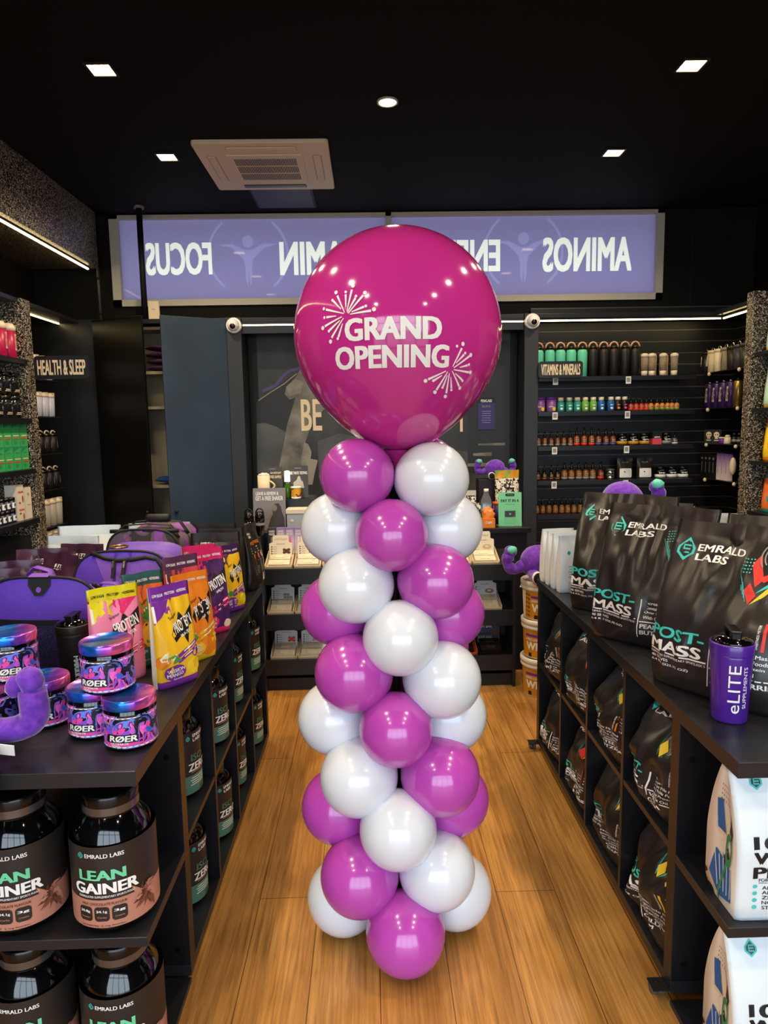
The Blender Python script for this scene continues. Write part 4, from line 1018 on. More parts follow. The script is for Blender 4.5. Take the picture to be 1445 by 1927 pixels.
# black pouches at the far end of the left island
def pal_dec(mb, mp):
    text(mb, 'EMRALD', -.035, .245, .055, .010, mp, M_white, bold=.03); text(mb, 'LABS', -.043, .232, .038, .010, mp, M_white, bold=.03)
    text(mb, 'POST-MASS', -.01, .205, .11, .014, mp, M_orange, bold=.03)
    for i in range(3): rect(mb, -.02, .185-.011*i, .1, .004, mp, M_cream); 
    for i in range(3): disc(mb, -.045+.045*i, .148, .012, .015, mp, (M_orange, M_pink, M_cream)[i]); rect(mb, -.045+.045*i, .125, .025, .004, mp, M_white)
    for i in range(5): rect(mb, -.02, .1-.008*i, .1, .0025, mp, M_grey)
    rect(mb, .05, .04, .03, .035, mp, M_paper)
bp0 = None
for i, (x, y, dg, lb) in enumerate(((-.65, 2.855, 8, 'black pouch with fruit pictures behind the bright row on the left island'), (-.655, 2.97, 8, 'second black pouch with fruit pictures at the far end of the left island'),
                                    (-.552, 3.11, 84, 'black pouch turned sideways at the far corner of the left island'), (-.715, 3.12, 3, 'black pouch in the rear row, its header rising behind the others'))):
    if bp0 is None:
        bp0 = make_pouch('protein_pouch', lb, 'pouch', .205, .29, .09, [(0, .86, M_bag), (.86, 1, mat('brown_black_seal', '#2b2420', rough=.4))], decor=pal_dec, seed=9.0, p=3, edge=.3, wr=.14, group='black pouches on the left island'); place(bp0, x, y, LZ, dg)
    else: dup(bp0, (x, y, LZ), math.radians(dg), lb)
# plum pouches along the far side of the left island
M_plumf = patmat('plum_foil', 7, [(0.3, '#3a1c30'), (0.7, '#5a3450')], rough=.28, const=False)
def pf_dec(mb, mp):
    text(mb, 'ELITE', .0, .215, .05, .011, mp, M_white, bold=.02); text(mb, 'SUPPLEMENTS', .0, .204, .05, .004, mp, M_white)
pf0 = None
for i, (x, y, dg, lb) in enumerate(((-1.26, 2.14, 12, 'plum foil pouch nearest the camera in the far left cluster'), (-1.29, 2.30, 8, 'plum foil pouch second from the front of the far left cluster'), (-1.29, 2.45, 10, 'plum foil pouch in the middle of the far left cluster'),
                                    (-1.185, 2.58, -30, 'plum foil pouch turned towards the sports bags'), (-1.30, 2.70, 6, 'tall plum foil pouch in front of the white pouches'), (-1.19, 2.80, -12, 'plum foil pouch nearest the camouflage bag'))):
    if pf0 is None:
        pf0 = make_pouch('foil_pouch', lb, 'pouch', .20, .26, .09, [(0, .84, M_plumf), (.84, 1, M_plumf)], decor=pf_dec, seal=.84, seed=13.0, p=2.5, wr=.3, lean=.07, group='plum foil pouches on the left island'); place(pf0, x, y, LZ, dg)
    else: dup(pf0, (x, y, LZ), math.radians(dg), lb)
wb0 = whitestock('protein_pouch', 'white pouch at the left of the rear row on the left island', .28, .30, .09, 7.7, True); place(wb0, -1.255, 3.07, LZ, 3); wb0['group'] = 'white pouches on the left island'
dup(wb0, (-.96, 3.12, LZ), math.radians(4), 'white pouch behind the camouflage bag on the left island')
wb1 = whitestock('protein_pouch', 'white pouch in front of the rear white pouches', .24, .275, .10, 3.3, True); place(wb1, -1.275, 2.94, LZ, -6)

# ------------------------------------------------------------------ sports bags
M_nyl = patmat('purple_nylon', 400, [(0.3, '#5230a8'), (0.7, '#6642c2')], rough=.55, const=False)
M_nyl2 = mat('violet_nylon', '#7a4ab8', rough=.55)
M_mesh = patmat('purple_mesh_pocket', 380, [(0.45, '#150f2c'), (0.55, '#2d2360')], rough=.7, tex='voronoi')
M_web = mat('black_webbing', '#101012', rough=.6)
M_camo = patmat('purple_camouflage', 9, [(0.0, '#2a2626'), (0.44, '#5d4a5c'), (0.52, '#8a3fa0'), (0.62, '#6b5468'), (0.70, '#221e20')], rough=.6, distort=.8)
M_camo2 = patmat('purple_fade_camouflage', 7, [(0.0, '#5a35a8'), (0.55, '#6a45b5'), (0.64, '#7d5aa8'), (0.72, '#4b4560')], rough=.55, const=False)
def sec(w, h, a, k=1.0, top=0):
    # rounded-arch section of a holdall: flat base, domed top
    e = 3.6; c, s = math.cos(a), math.sin(a)
    x = math.copysign(abs(c)**(2/e), c)*w/2; z = math.copysign(abs(s)**(2/e), s)*h/2
    return x, z+h/2
def duffel(label, w, h, L, m_body, m_end, seed=0, slope=0.0, sag=.06, drop=0.0):
    t = thing('duffel_bag', label, 'sports bag', group='sports bags on the left island')
    b = MB(); N = 40; nl = 14
    def P(i, j):
        a = 2*PI*i/N; v = j/nl; x, z = sec(w, h, a)
        q = noise.noise(V3((math.cos(a)*1.6+seed, math.sin(a)*1.6, v*3)))
        k = 1+.05*q*math.sin(PI*v)-.05*math.sin(PI*v)
        return V3((x*k, v*L-slope*(1-v)*(-z)*1.0, max(0, z*(1+.04*q*math.sin(PI*v)-sag*math.sin(PI*v)*sstep(.3, 1, z/h))*(1-drop*v))))
    b.grid(lambda u, v: P(u*N, v*nl), N, nl, m_body, True, True); b.build('bag_body', t)
    def E(r, a, y, bul):
        x, z = sec(w, h, a); return V3((x*r, y-bul*(1-r*r)+slope*(h/2+(z-h/2)*r), h/2+(z-h/2)*r))
    for nm, y, sg in (('front_panel', 0, 1), ('rear_panel', L, -1)):
        e = MB(); e.grid(lambda u, v: E(v, u*2*PI, y, .02*sg) if sg > 0 else V3((sec(w, h, u*2*PI)[0]*v, L+.02*(1-v*v), (h/2+(sec(w, h, u*2*PI)[1]-h/2)*v)*(1-drop))), N, 6, m_end, True, sg < 0); e.build(nm, t)
    pp_ = MB(); pp_.tube([E(1.0, 2*PI*i/40, 0, 0) for i in range(40)], .005, M_web, 6, True); pp_.build('piping', t)
    return t, E
# nearest: end pocket of mesh, tab, handles
t, E = duffel('purple sports bag with a mesh pocket, nearest of three', .345, .285, .30, M_nyl, M_nyl, 1, sag=.18, drop=.32)
place(t, -.985, 2.03, LZ+.0055, -4)
mpf = mp_plane((0, 0, 0))
m = MB()
def mpE(u, v, off):
    r = max(abs(u)/(.345/2), abs(v-.1425)/.1425); return V3((u, -.02*(1-min(1, r)**2)-off, v))
m.grid(lambda a, b: mpE((a-.5)*.325*(1-.12*(1-b)**6), .012+b*.135, .004), 12, 8, M_mesh); m.build('mesh_pocket', t)
m = MB(); m.grid(lambda a, b: mpE((a-.5)*.33, .147+b*.014, .006), 12, 2, M_web); m.build('pocket_trim', t)
m = MB(); poly(m, [(-.034, .283), (.034, .283), (.034, .262), (.012, .232), (-.012, .232), (-.034, .262)], mpE, M_web, .005); disc(m, 0, .25, .008, .008, mpE, M_nyl2, .006); m.build('end_tab', t)
m = MB(); m.grid(lambda a, b: V3(((a-.5)*.06, -.012+b*.05, .288+.006*math.sin(PI*b))), 4, 4, M_nyl2); m.build('end_strap', t)
m = MB(); m.tube([(.15, .02, .258), (.153, .08, .222), (.155, .15, .195), (.155, .22, .180), (.15, .28, .178)], .006, M_web, 8); m.build('zip', t)
def loop(t, pts, wd, mt, nm='carry_handle'):
    m = MB(); P = [V3(p) for p in pts]; n = len(P)-1
    def f(a, b):
        k = min(int(b*n), n-1); q = b*n-k; c = P[k].lerp(P[k+1], q); return c+V3((0, (a-.5)*wd, 0))
    m.grid(f, 2, n*3, mt); 
    ob = m.build(nm, t); md = ob.modifiers.new('thickness', 'SOLIDIFY'); md.thickness = .003; return ob
loop(t, [(-.10, .13, .21), (-.11, .11, .26), (-.07, .10, .295), (-.02, .09, .285), (.01, .08, .235)], .03, M_nyl2)
loop(t, [(.07, .19, .175), (.10, .18, .225), (.15, .17, .225), (.18, .16, .18), (.18, .15, .11)], .03, M_nyl2)
# second: half-moon zip opening with two pulls
t, E = duffel('purple sports bag with an open half-moon zip, middle of three', .345, .285, .30, M_camo2, M_nyl, 2, slope=.32)
place(t, -.895, 2.36, LZ+.0055, -4)
def mp2(u, v, off):
    rr = min(1, max(abs(u)/.17, abs(v-.15)/.15)); return V3((u, -.02*(1-rr*rr)+.32*v-off*.95, v+off*.3))
m = MB(); poly(m, [(-.10, .275), (-.02, .255), (.06, .265), (.13, .258), (.15, .22), (.145, .16), (.12, .12), (-.01, .13), (-.06, .2)], mp2, M_nyl2, .004, .03); m.build('front_flap', t)
m = MB(); m.tube([mp2(u, v, .006) for u, v in ((-.11, .278), (-.06, .262), (-.01, .253), (.04, .256), (.09, .264), (.13, .257), (.15, .228), (.152, .19), (.145, .16), (.125, .125))], .008, M_web, 8); m.build('zip', t)
for u in (-.02, .02):
    m = MB(); line(m, (u, .252), (u+.012*(1 if u > 0 else -1)*-.3, .195), .012, mp2, M_web, .018); line(m, (u, .25), (u, .228), .006, mp2, M_chrome, .020); o = m.build('zip_pull', t); md = o.modifiers.new('thickness', 'SOLIDIFY'); md.thickness = .003
m = MB(); m.tube([V3((.05*math.cos(2*PI*i/12)*.6, .06+.03*math.sin(2*PI*i/12), .306)) for i in range(12)], .004, mat('brass_ring', '#9a7a4a', metal=.8, rough=.3), 6, True); m.build('strap_ring', t)
m = MB(); text(m, 'eLITE', .03, .075, .16, .04, mp2, M_grey, .008, cut=.03); text(m, 'SUPPLEMENTS', .03, .04, .14, .012, mp2, M_grey, .008, cut=.03); m.build('lettering', t)
loop(t, [(.0, .03, .14), (.06, .01, .16), (.12, .01, .15), (.19, .04, .11)], .03, M_nyl2)
# third: camouflage
t, E = duffel('purple camouflage sports bag with black handles, farthest of three', .30, .315, .30, M_camo, M_camo, 3, slope=.12)
place(t, -.925, 2.735, LZ+.0055, -4)
m = MB(); m.tube([V3((-.14+.28*i/8, .05+.01*math.sin(i), .306)) for i in range(9)], .008, M_web, 8); m.build('zip', t)
for y in (.10, .22):
    loop(t, [(-.12, y, .305), (-.10, y, .322), (0, y, .328), (.09, y, .322), (.125, y, .27)], .03, M_web)
m = MB(); m.lathe([(.014, -.05), (.018, -.04), (.018, .04), (.014, .05)], M_web, 14, M=Matrix.Translation((.02, .16, .345)) @ Matrix.Rotation(PI/2, 4, 'Y')); m.build('grip_wrap', t)
m = MB(); m.tube([V3(p) for p in ((.15, .02, .2), (.155, -.02, .15), (.16, -.03, .08), (.155, -.035, .03))], .003, M_web, 6); m.build('cord', t)

# ------------------------------------------------------------------ plush toys (plain generic toys without faces)
def plushmat(): 
    m = patmat('purple_plush', 60, [(0.3, '#5a27a0'), (0.7, '#7a3fc4')], rough=.95, const=False, bmp=.5)
    b = bsdf(m); b.inputs['Sheen Weight'].default_value = .6; b.inputs['Sheen Roughness'].default_value = .4; return m
M_plu = plushmat(); M_mintp = mat('mint_plush', '#6cc9b4', rough=.95); M_shoe = mat('black_felt', '#0c0c0e', rough=.9); M_pale = mat('pale_felt', '#e8e4dc', rough=.9)
def curve_pts(ps, n=8):
    P = [V3(p) for p in ps]; o = []
    P = [P[0]*2-P[1]]+P+[P[-1]*2-P[-2]]
    for i in range(1, len(P)-2):
        for k in range(n):
            s = k/n; a, b, c, d = P[i-1:i+3]
            o.append(.5*((2*b)+(c-a)*s+(2*a-5*b+4*c-d)*s*s+(3*b-a-3*c+d)*s**3))
    o.append(P[-2]); return o
def plush(label, k=1.0, arms=((-1, 1), (1, 1)), fist=M_mintp):
    t = thing('plush_toy', label, 'plush toy')
    b = MB(); b.ball((0, 0, .103*k), .105*k, .09*k, .095*k, M_plu, 28, 18, wob=.06, seed=2)
    for s, up in arms:
        pts = curve_pts([(s*.085*k, 0, .09*k), (s*.15*k, -.01*k, .065*k), (s*.19*k, -.01*k, .11*k), (s*.175*k, -.015*k, .165*k)])
        b.tube(pts, [.030*k+.004*k*math.sin(i*.7) for i in range(len(pts))], M_plu, 14)
        b.ball((s*.172*k, -.015*k, .17*k), .036*k, .033*k, .034*k, M_plu, 16, 10, wob=.2, seed=s)
    for s in (-1, 1): b.tube(curve_pts([(s*.045*k, -.03*k, .05*k), (s*.055*k, -.09*k, .037*k), (s*.058*k, -.125*k, .036*k)]), [.032*k]*17, M_plu, 14)
    b.build('plush_body', t)
    for s, up in arms: MB().ball((s*.168*k, -.03*k, .182*k), .03*k, .025*k, .024*k, fist, 16, 10, wob=.2, seed=5+s).build('fist', t)
    for s in (-1, 1):
        f = MB(); f.ball((s*.058*k, -.135*k, .039*k), .034*k, .014*k, .036*k, M_pale, 18, 10); f.build('shoe_trim', t)
        f = MB(); f.ball((s*.058*k, -.146*k, .038*k), .028*k, .012*k, .031*k, M_shoe, 18, 10); f.build('shoe_sole', t)
    return t

# ------------------------------------------------------------------ counter, tiered rack
CZ = .885
t = thing('sales_counter', 'black sales counter in front of the poster', 'counter', (.09, 4.3, 0))
MB().bb(-.74, 4.07, 0, .93, 4.10, CZ-.03, M_lam).build('front_panel', t, True); MB().bb(-.76, 4.04, CZ-.03, .95, 4.52, CZ, M_lam).build('worktop', t, True, bevel=.002)
MB().bb(-.72, 4.24, CZ, -.34, 4.50, 1.06, M_lam).build('raised_ledge', t, True, bevel=.002)
for x in (-.74, .90): MB().bb(x, 4.10, 0, x+.03, 4.5, CZ-.03, M_lam).build('side_panel', t, True)
t = thing('tiered_display_rack', 'black tiered rack of snack bars in front of the counter', 'display rack', (.09, 3.95, 0))
TY = [(3.80, .715), (3.80, .452), (3.80, .188)]
for x in (-.632, .792): MB().bb(x, 3.80, 0, x+.018, 4.05, .73, M_lam).build('side_panel', t, True)
for y, z in TY:
    MB().bb(-.614, y, z-.09, .792, y+.018, z, M_lam).build('front_lip', t, True, bevel=.001)
    m = MB(); m.add([(-.614, y+.018, z-.02), (.792, y+.018, z-.02), (.792, 4.03, z+.05), (-.614, 4.03, z+.05), (-.614, y+.018, z-.035), (.792, y+.018, z-.035), (.792, 4.03, z+.035), (-.614, 4.03, z+.035)], [(0, 1, 2, 3), (7, 6, 5, 4), (4, 5, 1, 0), (5, 6, 2, 1), (6, 7, 3, 2), (7, 4, 0, 3)], M_lam); m.build('sloped_shelf', t, True)
MB().bb(-.614, 4.03, 0, .792, 4.048, .76, M_blk).build('back_panel', t, True); MB().bb(-.614, 3.83, 0, .792, 3.845, .07, M_lam).build('kick_board', t, True)
M_card = mat('cream_card', '#e6dcc6', rough=.6); M_wrap = patmat('clear_bar_wrapper', 24, [(0.35, '#cfc8b4'), (0.6, '#ded6bf'), (0.75, '#f2ecdc')], rough=.2, const=False)
def barbox(label, card, topm, food, loc, group='snack bar boxes on the rack', w=.152, dark=False):
    t = thing('snack_bar_box', label, 'box', loc, 0, group); A = math.atan2(.07, .212)
    R_ = Matrix.Rotation(A, 4, 'X')
    m = MB(); 
    for a in ((-w/2, 0, 0, w/2, .17, .003), (-w/2, 0, 0, w/2, .003, .022), (-w/2, 0, 0, -w/2+.003, .17, .03), (w/2-.003, 0, 0, w/2, .17, .03)):
        x0, y0, z0, x1, y1, z1 = a; m.xbox(R_ @ Matrix.Translation(((x0+x1)/2, (y0+y1)/2, (z0+z1)/2)), x1-x0, y1-y0, z1-z0, topm)
    m.build('tray', t)
    for k in range(2):
        b = MB(); b.xbox(R_, .118, .056, .016, M_wrap if not dark else mat('dark_bar_wrapper', '#2a1c1a', rough=.25)); b.xbox(R_ @ Matrix.Translation((.0, 0, .009)), .05, .03, .003, M_cream if not dark else M_dkgrey); o = b.build('wrapped_bar', t); o.location = R_ @ V3((0, .045+.062*k, .018))
    c = MB(); hb = V3((0, .128, .045)); up = V3((0, .18, 1)).normalized(); mpc = mp_plane((0, .115, .043), (1, 0, 0), up)
    c.prism([(-w*.44, 0), (w*.44, 0), (w*.44, .088), (w*.31, .095), (w*.31, .125), (w*.27, .135), (-w*.27, .135), (-w*.31, .125), (-w*.31, .095), (-w*.44, .088)], mpc, -.003, card)
    if dark:
        text(c, 'RAW BAR', -.02, .10, .08, .03, mpc, M_white, .001, bold=.03); disc(c, .04, .06, .025, .018, mpc, M_brown, .001); rect(c, 0, .03, w*.86, .05, mpc, M_black, .0006)
        text(c, 'RAW BAR', -.02, .03, .08, .018, mpc, M_grey, .001, bold=.03)
    else:
        text(c, 'Cold Pressed', 0, .113, .07, .014, mpc, M_grey, .001, skew=.3, bold=-.01); rect(c, 0, .084, .05, .003, mpc, M_grey, .001)
        for i in range(4): disc(c, -.052, .068-.013*i, .004, .004, mpc, M_dkgrey, .001, n=8); rect(c, -.033, .068-.013*i, .022, .002, mpc, M_grey, .001)
        fm, kind = food
        if kind == 'balls':
            for i in range(6): disc(c, .02+.013*(i % 3), .035+.012*(i//3)+.004*(i % 2), .009, .008, mpc, fm, .001+.0002*i, n=10)
        elif kind == 'sticks':
            for i in range(4): line(c, (.0+.01*i, .03), (.014+.011*i, .055), .005, mpc, fm, .001)
        elif kind == 'blocks':
            for i in range(5): rect(c, .012+.018*(i % 3), .032+.016*(i//3), .016, .014, mpc, fm, .001+.0002*i)
        else: disc(c, .025, .045, .026, .014, mpc, fm, .001); disc(c, .025, .047, .012, .006, mpc, M_cream, .0014)
        text(c, 'PRO', .015, .012, .025, .008, mpc, M_dkgrey, .001, bold=.03)
    c.build('display_card', t)
    return t
M_ltan = mat('print_tan', '#a0765c')
yb_ = 3.835
zt = [.715-.0125, .452-.0125, .188-.0125]
WC = mat('white_card', '#dfe3e4', rough=.6)
barbox('cream bar box with round chocolate balls on the top tier, leftmost', M_card, M_cream, (M_brown, 'balls'), (-.528, yb_, zt[0]))
barbox('cream bar box with biscuit sticks on the top tier', M_card, M_cream, (mat('biscuit', '#9a6a3c'), 'sticks'), (-.365, yb_, zt[0]))
barbox('cream bar box on the top tier half hidden by a white balloon', M_card, M_cream, (M_ltan, 'oval'), (-.205, yb_, zt[0]))
barbox('cream bar box with a pale biscuit on the top tier, rightmost', M_card, M_cream, (mat('pale_biscuit', '#cdb08a'), 'oval'), (.645, yb_, zt[0]))
barbox('cream bar box partly hidden beside the rightmost one on the top tier', M_card, M_cream, (M_ltan, 'oval'), (.487, yb_, zt[0]))
barbox('white bar box with grey cubes on the middle tier, leftmost', WC, M_cream, (M_grey, 'blocks'), (-.525, yb_, zt[1]))
barbox('white bar box second from the left on the middle tier', WC, M_cream, (M_grey, 'balls'), (-.368, yb_, zt[1]))
barbox('white bar box with a brown ring biscuit on the middle tier', WC, M_cream, (M_ltan, 'oval'), (.66, yb_, zt[1]))
barbox('white bar box with red berries on the bottom tier, leftmost', WC, M_cream, (M_red, 'balls'), (-.515, yb_, zt[2]))
barbox('white bar box with a red slice on the bottom tier, second from left', WC, M_cream, (M_red, 'sticks'), (-.358, yb_, zt[2]))
M_rawb = mat('indigo_card', '#2c2a5c', rough=.5)
barbox('indigo bar box of dark bars on the bottom tier, rightmost', M_rawb, M_black, None, (.68, yb_, zt[2]), dark=True)
barbox('orange sided bar box of dark bars on the bottom tier', mat('plum_card', '#5a3a48'), C_tango, None, (.52, yb_, zt[2]), dark=True)

# on the counter
M_acr = mat('clear_acrylic', '#e8f2f4', rough=.05, trans=.9, ior=1.2)
def sign(name, label, x, y, z, w, h, dec, m=mat('sign_charcoal', '#4a4645', rough=.4), lean=.12, rz=0.0):
    t = thing(name, label, 'sign', (x, y, z), rz); up = V3((0, lean, 1)).normalized()
    s = MB(); s.prism(rrect_pts(0, h/2, w, h, .004), mp_plane((0, 0, 0), (1, 0, 0), up), -.004, m); mpc = mp_plane((0, -.0005, 0), (1, 0, 0), up); dec(s, mpc); s.build('sign_face', t)
    f = MB(); f.bb(-w/2, .0, 0, w/2, .07, .004, M_acr if m is not M_mint else m); f.build('sign_foot', t)
    return t
def d_review(s, mp):
    text(s, 'LEAVE A REVIEW &', -.012, .222, .135, .022, mp, M_white, bold=.04); text(s, 'GET A FREE SHAKER', 0, .193, .165, .026, mp, M_white, bold=.04)
    sk = mat('print_umber', '#3a2f2c'); sk2 = mat('print_warm_grey', '#7d7069')
    poly(s, [(-.01, .02), (.005, .07), (.02, .10), (.015, .13), (.03, .16), (.055, .163), (.07, .14), (.075, .11), (.088, .07), (.09, .02)], mp, sk); poly(s, [(.02, .03), (.04, .08), (.06, .11), (.075, .08), (.08, .03)], mp, mat('print_slate', '#39363c'), .001)
    disc(s, .03, .135, .016, .02, mp, sk2, .0012); poly(s, [(-.02, .06), (.0, .07), (.015, .10), (.005, .11), (-.02, .08)], mp, sk2, .001)
a = ony(505, 985, 4.12)
sign('review_sign', 'grey counter sign asking for a review, white lettering and a woman in profile', -.612, 4.13, CZ, .195, .255, d_review, mat('sign_taupe', '#7d7678', rough=.35))
def d_taste(s, mp):
    text(s, 'FREE TASTE TESTING', 0, .155, .115, .018, mp, M_white, bold=.04); rect(s, 0, .185, .04, .004, mp, M_grey)
    sk = mat('print_pale_grey', '#b9b2a8'); poly(s, [(-.03, .06), (-.03, .095), (-.01, .11), (.0, .135), (.012, .135), (.018, .11), (.03, .10), (.038, .06)], mp, sk)
sign('tasting_sign', 'dark counter sign about taste testing in a clear stand on the raised ledge', -.455, 4.33, 1.06, .125, .20, d_taste, mat('sign_dark', '#3a3632', rough=.4))
def d_sample(s, mp):
    text(s, 'FREE SAMPLE', .02, .13, .07, .018, mp, M_cream, bold=.04); text(s, 'AN INSTANT', .02, .155, .07, .012, mp, M_cream, bold=.04); rect(s, 0, .18, .04, .004, mp, M_grey)
sign('sample_sign', 'small dark counter sign half hidden behind a cream mug', -.62, 4.37, 1.06, .125, .195, d_sample, mat('sign_dark', '#3a3632', rough=.4))
t = thing('mug', 'cream mug in front of the half hidden sign on the raised ledge', 'mug', (-.665, 4.31, 1.06))
MB().lathe([(.034, 0), (.038, .005), (.038, .145), (.034, .145), (.034, .02), (.001, .02)], M_cream, 24).build('mug_body', t); k = MB(); k.tube([V3((.038+.03*math.sin(PI*i/8), -.01, .05+.06*i/8)) for i in range(9)], .006, M_cream, 8); k.build('mug_handle', t)
f = MB(); f.ball((0, 0, .148), .032, .032, .012, M_paper, wob=.4); f.build('froth', t)
t = thing('snack_tub', 'small yellow patterned tub with a white base on the raised ledge', 'tub', (-.462, 4.27, 1.06))
MB().lathe([(.026, 0), (.031, .004), (.031, .012)], M_white, 24).build('tub_base', t); MB().lathe([(.031, .0125), (.0315, .065)], patmat('yellow_snack_art', 30, [(0, '#e3a41c'), (.5, '#e3a41c'), (.55, '#2c2450'), (.62, '#c9431f')], rough=.4), 24, cap=False).build('label', t); MB().lathe([(.033, .065), (.033, .075), (.001, .077)], M_white, 24).build('lid', t)
t = thing('lamp_bottle', 'green glass bottle with a bright white cap on the raised ledge', 'bottle', (-.518, 4.30, 1.06))
MB().lathe([(.018, 0), (.02, .005), (.02, .07), (.012, .09), (.012, .10)], mat('green_glass', '#3c6b20', rough=.1, coat=.5), 20).build('bottle', t); MB().lathe([(.018, .105), (.016, .17), (.001, .172)], mat('glowing_cap', '#fff6dc', emit='#fff0cc', es=3.0), 20).build('shade', t)
t = thing('storage_box', 'white lidded storage box on the counter behind the hand mixer boxes', 'box', (-.405, 4.16, CZ))
MB().bb(-.10, -.05, 0, .10, .06, .10, mat('box_pale_grey', '#aab0b8')).build('box_body', t); MB().bb(-.105, -.055, .10, .105, .065, .128, M_card).build('box_lid', t, bevel=.003); k = MB(); k.lathe([(.009, 0), (.009, .003)], M_cream, 14, M=Matrix.Translation((-.07, -.05, .06)) @ Matrix.Rotation(PI/2, 4, 'X')); k.build('latch', t)
t = thing('crate', 'black cube crate at the left end of the counter front', 'crate', (-.68, 3.96, 0)); MB().bb(-.045, -.07, 0, .045, .07, .80, M_lam).build('crate_body', t, bevel=.003); MB().bb(-.048, -.073, .80, .048, .073, .885, M_lam).build('crate_lid', t, bevel=.003)
def smix(label, loc):
    t = thing('mini_shaker', label, 'shaker bottle', loc); MB().lathe([(.017, 0), (.02, .005), (.027, .05), (.027, .085)], M_gloss, 20).build('cup', t); MB().lathe([(.028, .085), (.028, .11), (.02, .135), (.001, .14)], M_lid, 20).build('lid', t)
    l = MB(); l.lathe([(.0275, .06), (.0275, .075)], M_grey, 20, cap=False); l.build('label', t); k = MB(); k.tube([V3((.022*math.cos(a_), 0, .125+.03*math.sin(a_))) for a_ in [PI*i/8 for i in range(9)]], .004, M_lid, 6); k.build('carry_loop', t); return t
smix('small black shaker at the left end of the counter', (-.70, 3.935, CZ)); smix('small black shaker second from the left counter end', (-.64, 3.945, CZ))
M_fade = mat('lilac_fade', '#b49ad0')
def _fade():
    v = coords(M_fade); s = nd(M_fade, 'ShaderNodeSeparateXYZ'); lk(M_fade, v, s.inputs[0]); mr = nd(M_fade, 'ShaderNodeMapRange'); mr.inputs['From Min'].default_value = 0; mr.inputs['From Max'].default_value = .18; lk(M_fade, s.outputs['Z'], mr.inputs['Value'])
    c = ramp(M_fade, mr.outputs['Result'], [(0.0, '#efe4da'), (0.45, '#d9c2dc'), (1.0, '#5b3a9c')]); lk(M_fade, c, bsdf(M_fade).inputs['Base Color'])
_fade()
def mixer(label, x, m, ink):
    t = thing('hand_mixer_box', label, 'box', (x, 4.013, .767), 0, 'hand mixer boxes'); b = MB(); b.bb(-.025, -.014, 0, .025, .014, .15, m); mp = mp_plane((0, -.0145, -.032)); text(b, 'HAND', 0, .163, .034, .014, mp, M_white, bold=.04); text(b, 'MIXER', 0, .146, .034, .014, mp, M_white, bold=.04)
    poly(b, [(-.006, .13), (.006, .13), (.010, .10), (.006, .07), (-.006, .07), (-.010, .10)], mp, ink); line(b, (0, .07), (0, .04), .003, mp, M_grey); b.build('box_body', t); return t
mixer('dark grey hand mixer box, leftmost in the row', -.582, mat('mixer_grey', '#3a3a42'), M_grey); mixer('lilac hand mixer box with a purple mixer, second in the row', -.530, M_fade, M_purple); mixer('lilac hand mixer box with a pink mixer, third in the row', -.478, M_fade, C_ros); mixer('lilac hand mixer box with a white mixer, fourth in the row', -.426, M_fade, M_white)
def d_pay(s, mp):
    poly(s, rrect_pts(0, .19, .055, .016, .007), mp, M_black, .0006); text(s, 'afterpay', 0, .19, .04, .007, mp, M_mint, .001); text(s, 'PAY IT IN 4.', 0, .155, .11, .018, mp, M_black, bold=.03); rect(s, 0, .133, .06, .003, mp, mat('print_sage', '#5fae86'))
    poly(s, rrect_pts(0, .06, .075, .085, .004), mp, mat('print_sage2', '#74cf9e'), .0006); rect(s, 0, .075, .064, .038, mp, mat('print_slate2', '#3a3f4a'), .001); rect(s, 0, .075, .01, .01, mp, M_mint, .0014); rect(s, .024, .06, .008, .004, mp, M_red, .0014)
sign('payment_sign', 'mint green pay it in 4 sign at the right end of the counter', .835, 4.10, CZ, .14, .205, d_pay, mat('sign_mint', '#7fd7a6', rough=.4), lean=.08)
bpouch = patmat('zebra_pack', 45, [(0, '#15130f'), (.46, '#15130f'), (.5, '#e8e2d2')], rough=.35, distort=1.5)
rain = patmat('rainbow_pack_header', 14, [(0, '#d33a2c'), (.45, '#e8a02a'), (.55, '#7cb342'), (.65, '#d33a2c')], rough=.35, const=False)
t = make_pouch('snack_pouch', 'zebra striped pouch with a rainbow header behind the payment sign', 'pouch', .16, .325, .07, [(0, .84, bpouch), (.84, 1, rain)], seal=.84, seed=2.2, wr=.25); place(t, .855, 4.31, CZ, 8)
t = make_pouch('snack_pouch', 'black and white swirl pouch left of the water bottle', 'pouch', .13, .20, .06, [(0, .84, bpouch), (.84, 1, mat('pack_white', '#d8d4c8'))], seal=.84, seed=6.2, wr=.25); place(t, .60, 4.33, CZ, -6)
t = make_pouch('snack_pouch', 'small striped snack packet beside the orange bar box', 'pouch', .10, .14, .05, [(0, .84, bpouch), (.84, 1, bpouch)], seal=.84, seed=7.2, wr=.25); place(t, .615, 4.14, CZ, 5)
t = thing('water_bottle', 'clear plastic water bottle with a blue label on the counter', 'bottle', (.706, 4.20, CZ)); MB().lathe([(.03, 0), (.034, .01), (.034, .13), (.032, .15), (.013, .195), (.013, .205)], mat('clear_plastic', '#dfe9ec', rough=.06, trans=.85, ior=1.25), 24).build('bottle', t); MB().lathe([(.0345, .085), (.0345, .13)], patmat('water_label', 25, [(.4, '#cfe4f2'), (.6, '#3a7cc2')], const=False), 24, cap=False).build('label', t); MB().lathe([(.015, .2), (.015, .22), (.001, .221)], M_white, 18).build('cap', t)
t = thing('snack_packet_box', 'orange box of snack packets beside the payment sign', 'box', (.70, 4.09, CZ)); b = MB(); b.bb(-.037, -.03, 0, .037, .03, .055, C_org); text(b, 'CHIPS', 0, .03, .04, .016, mp_plane((0, -.0305, 0)), M_white, bold=.04); b.build('open_box', t)
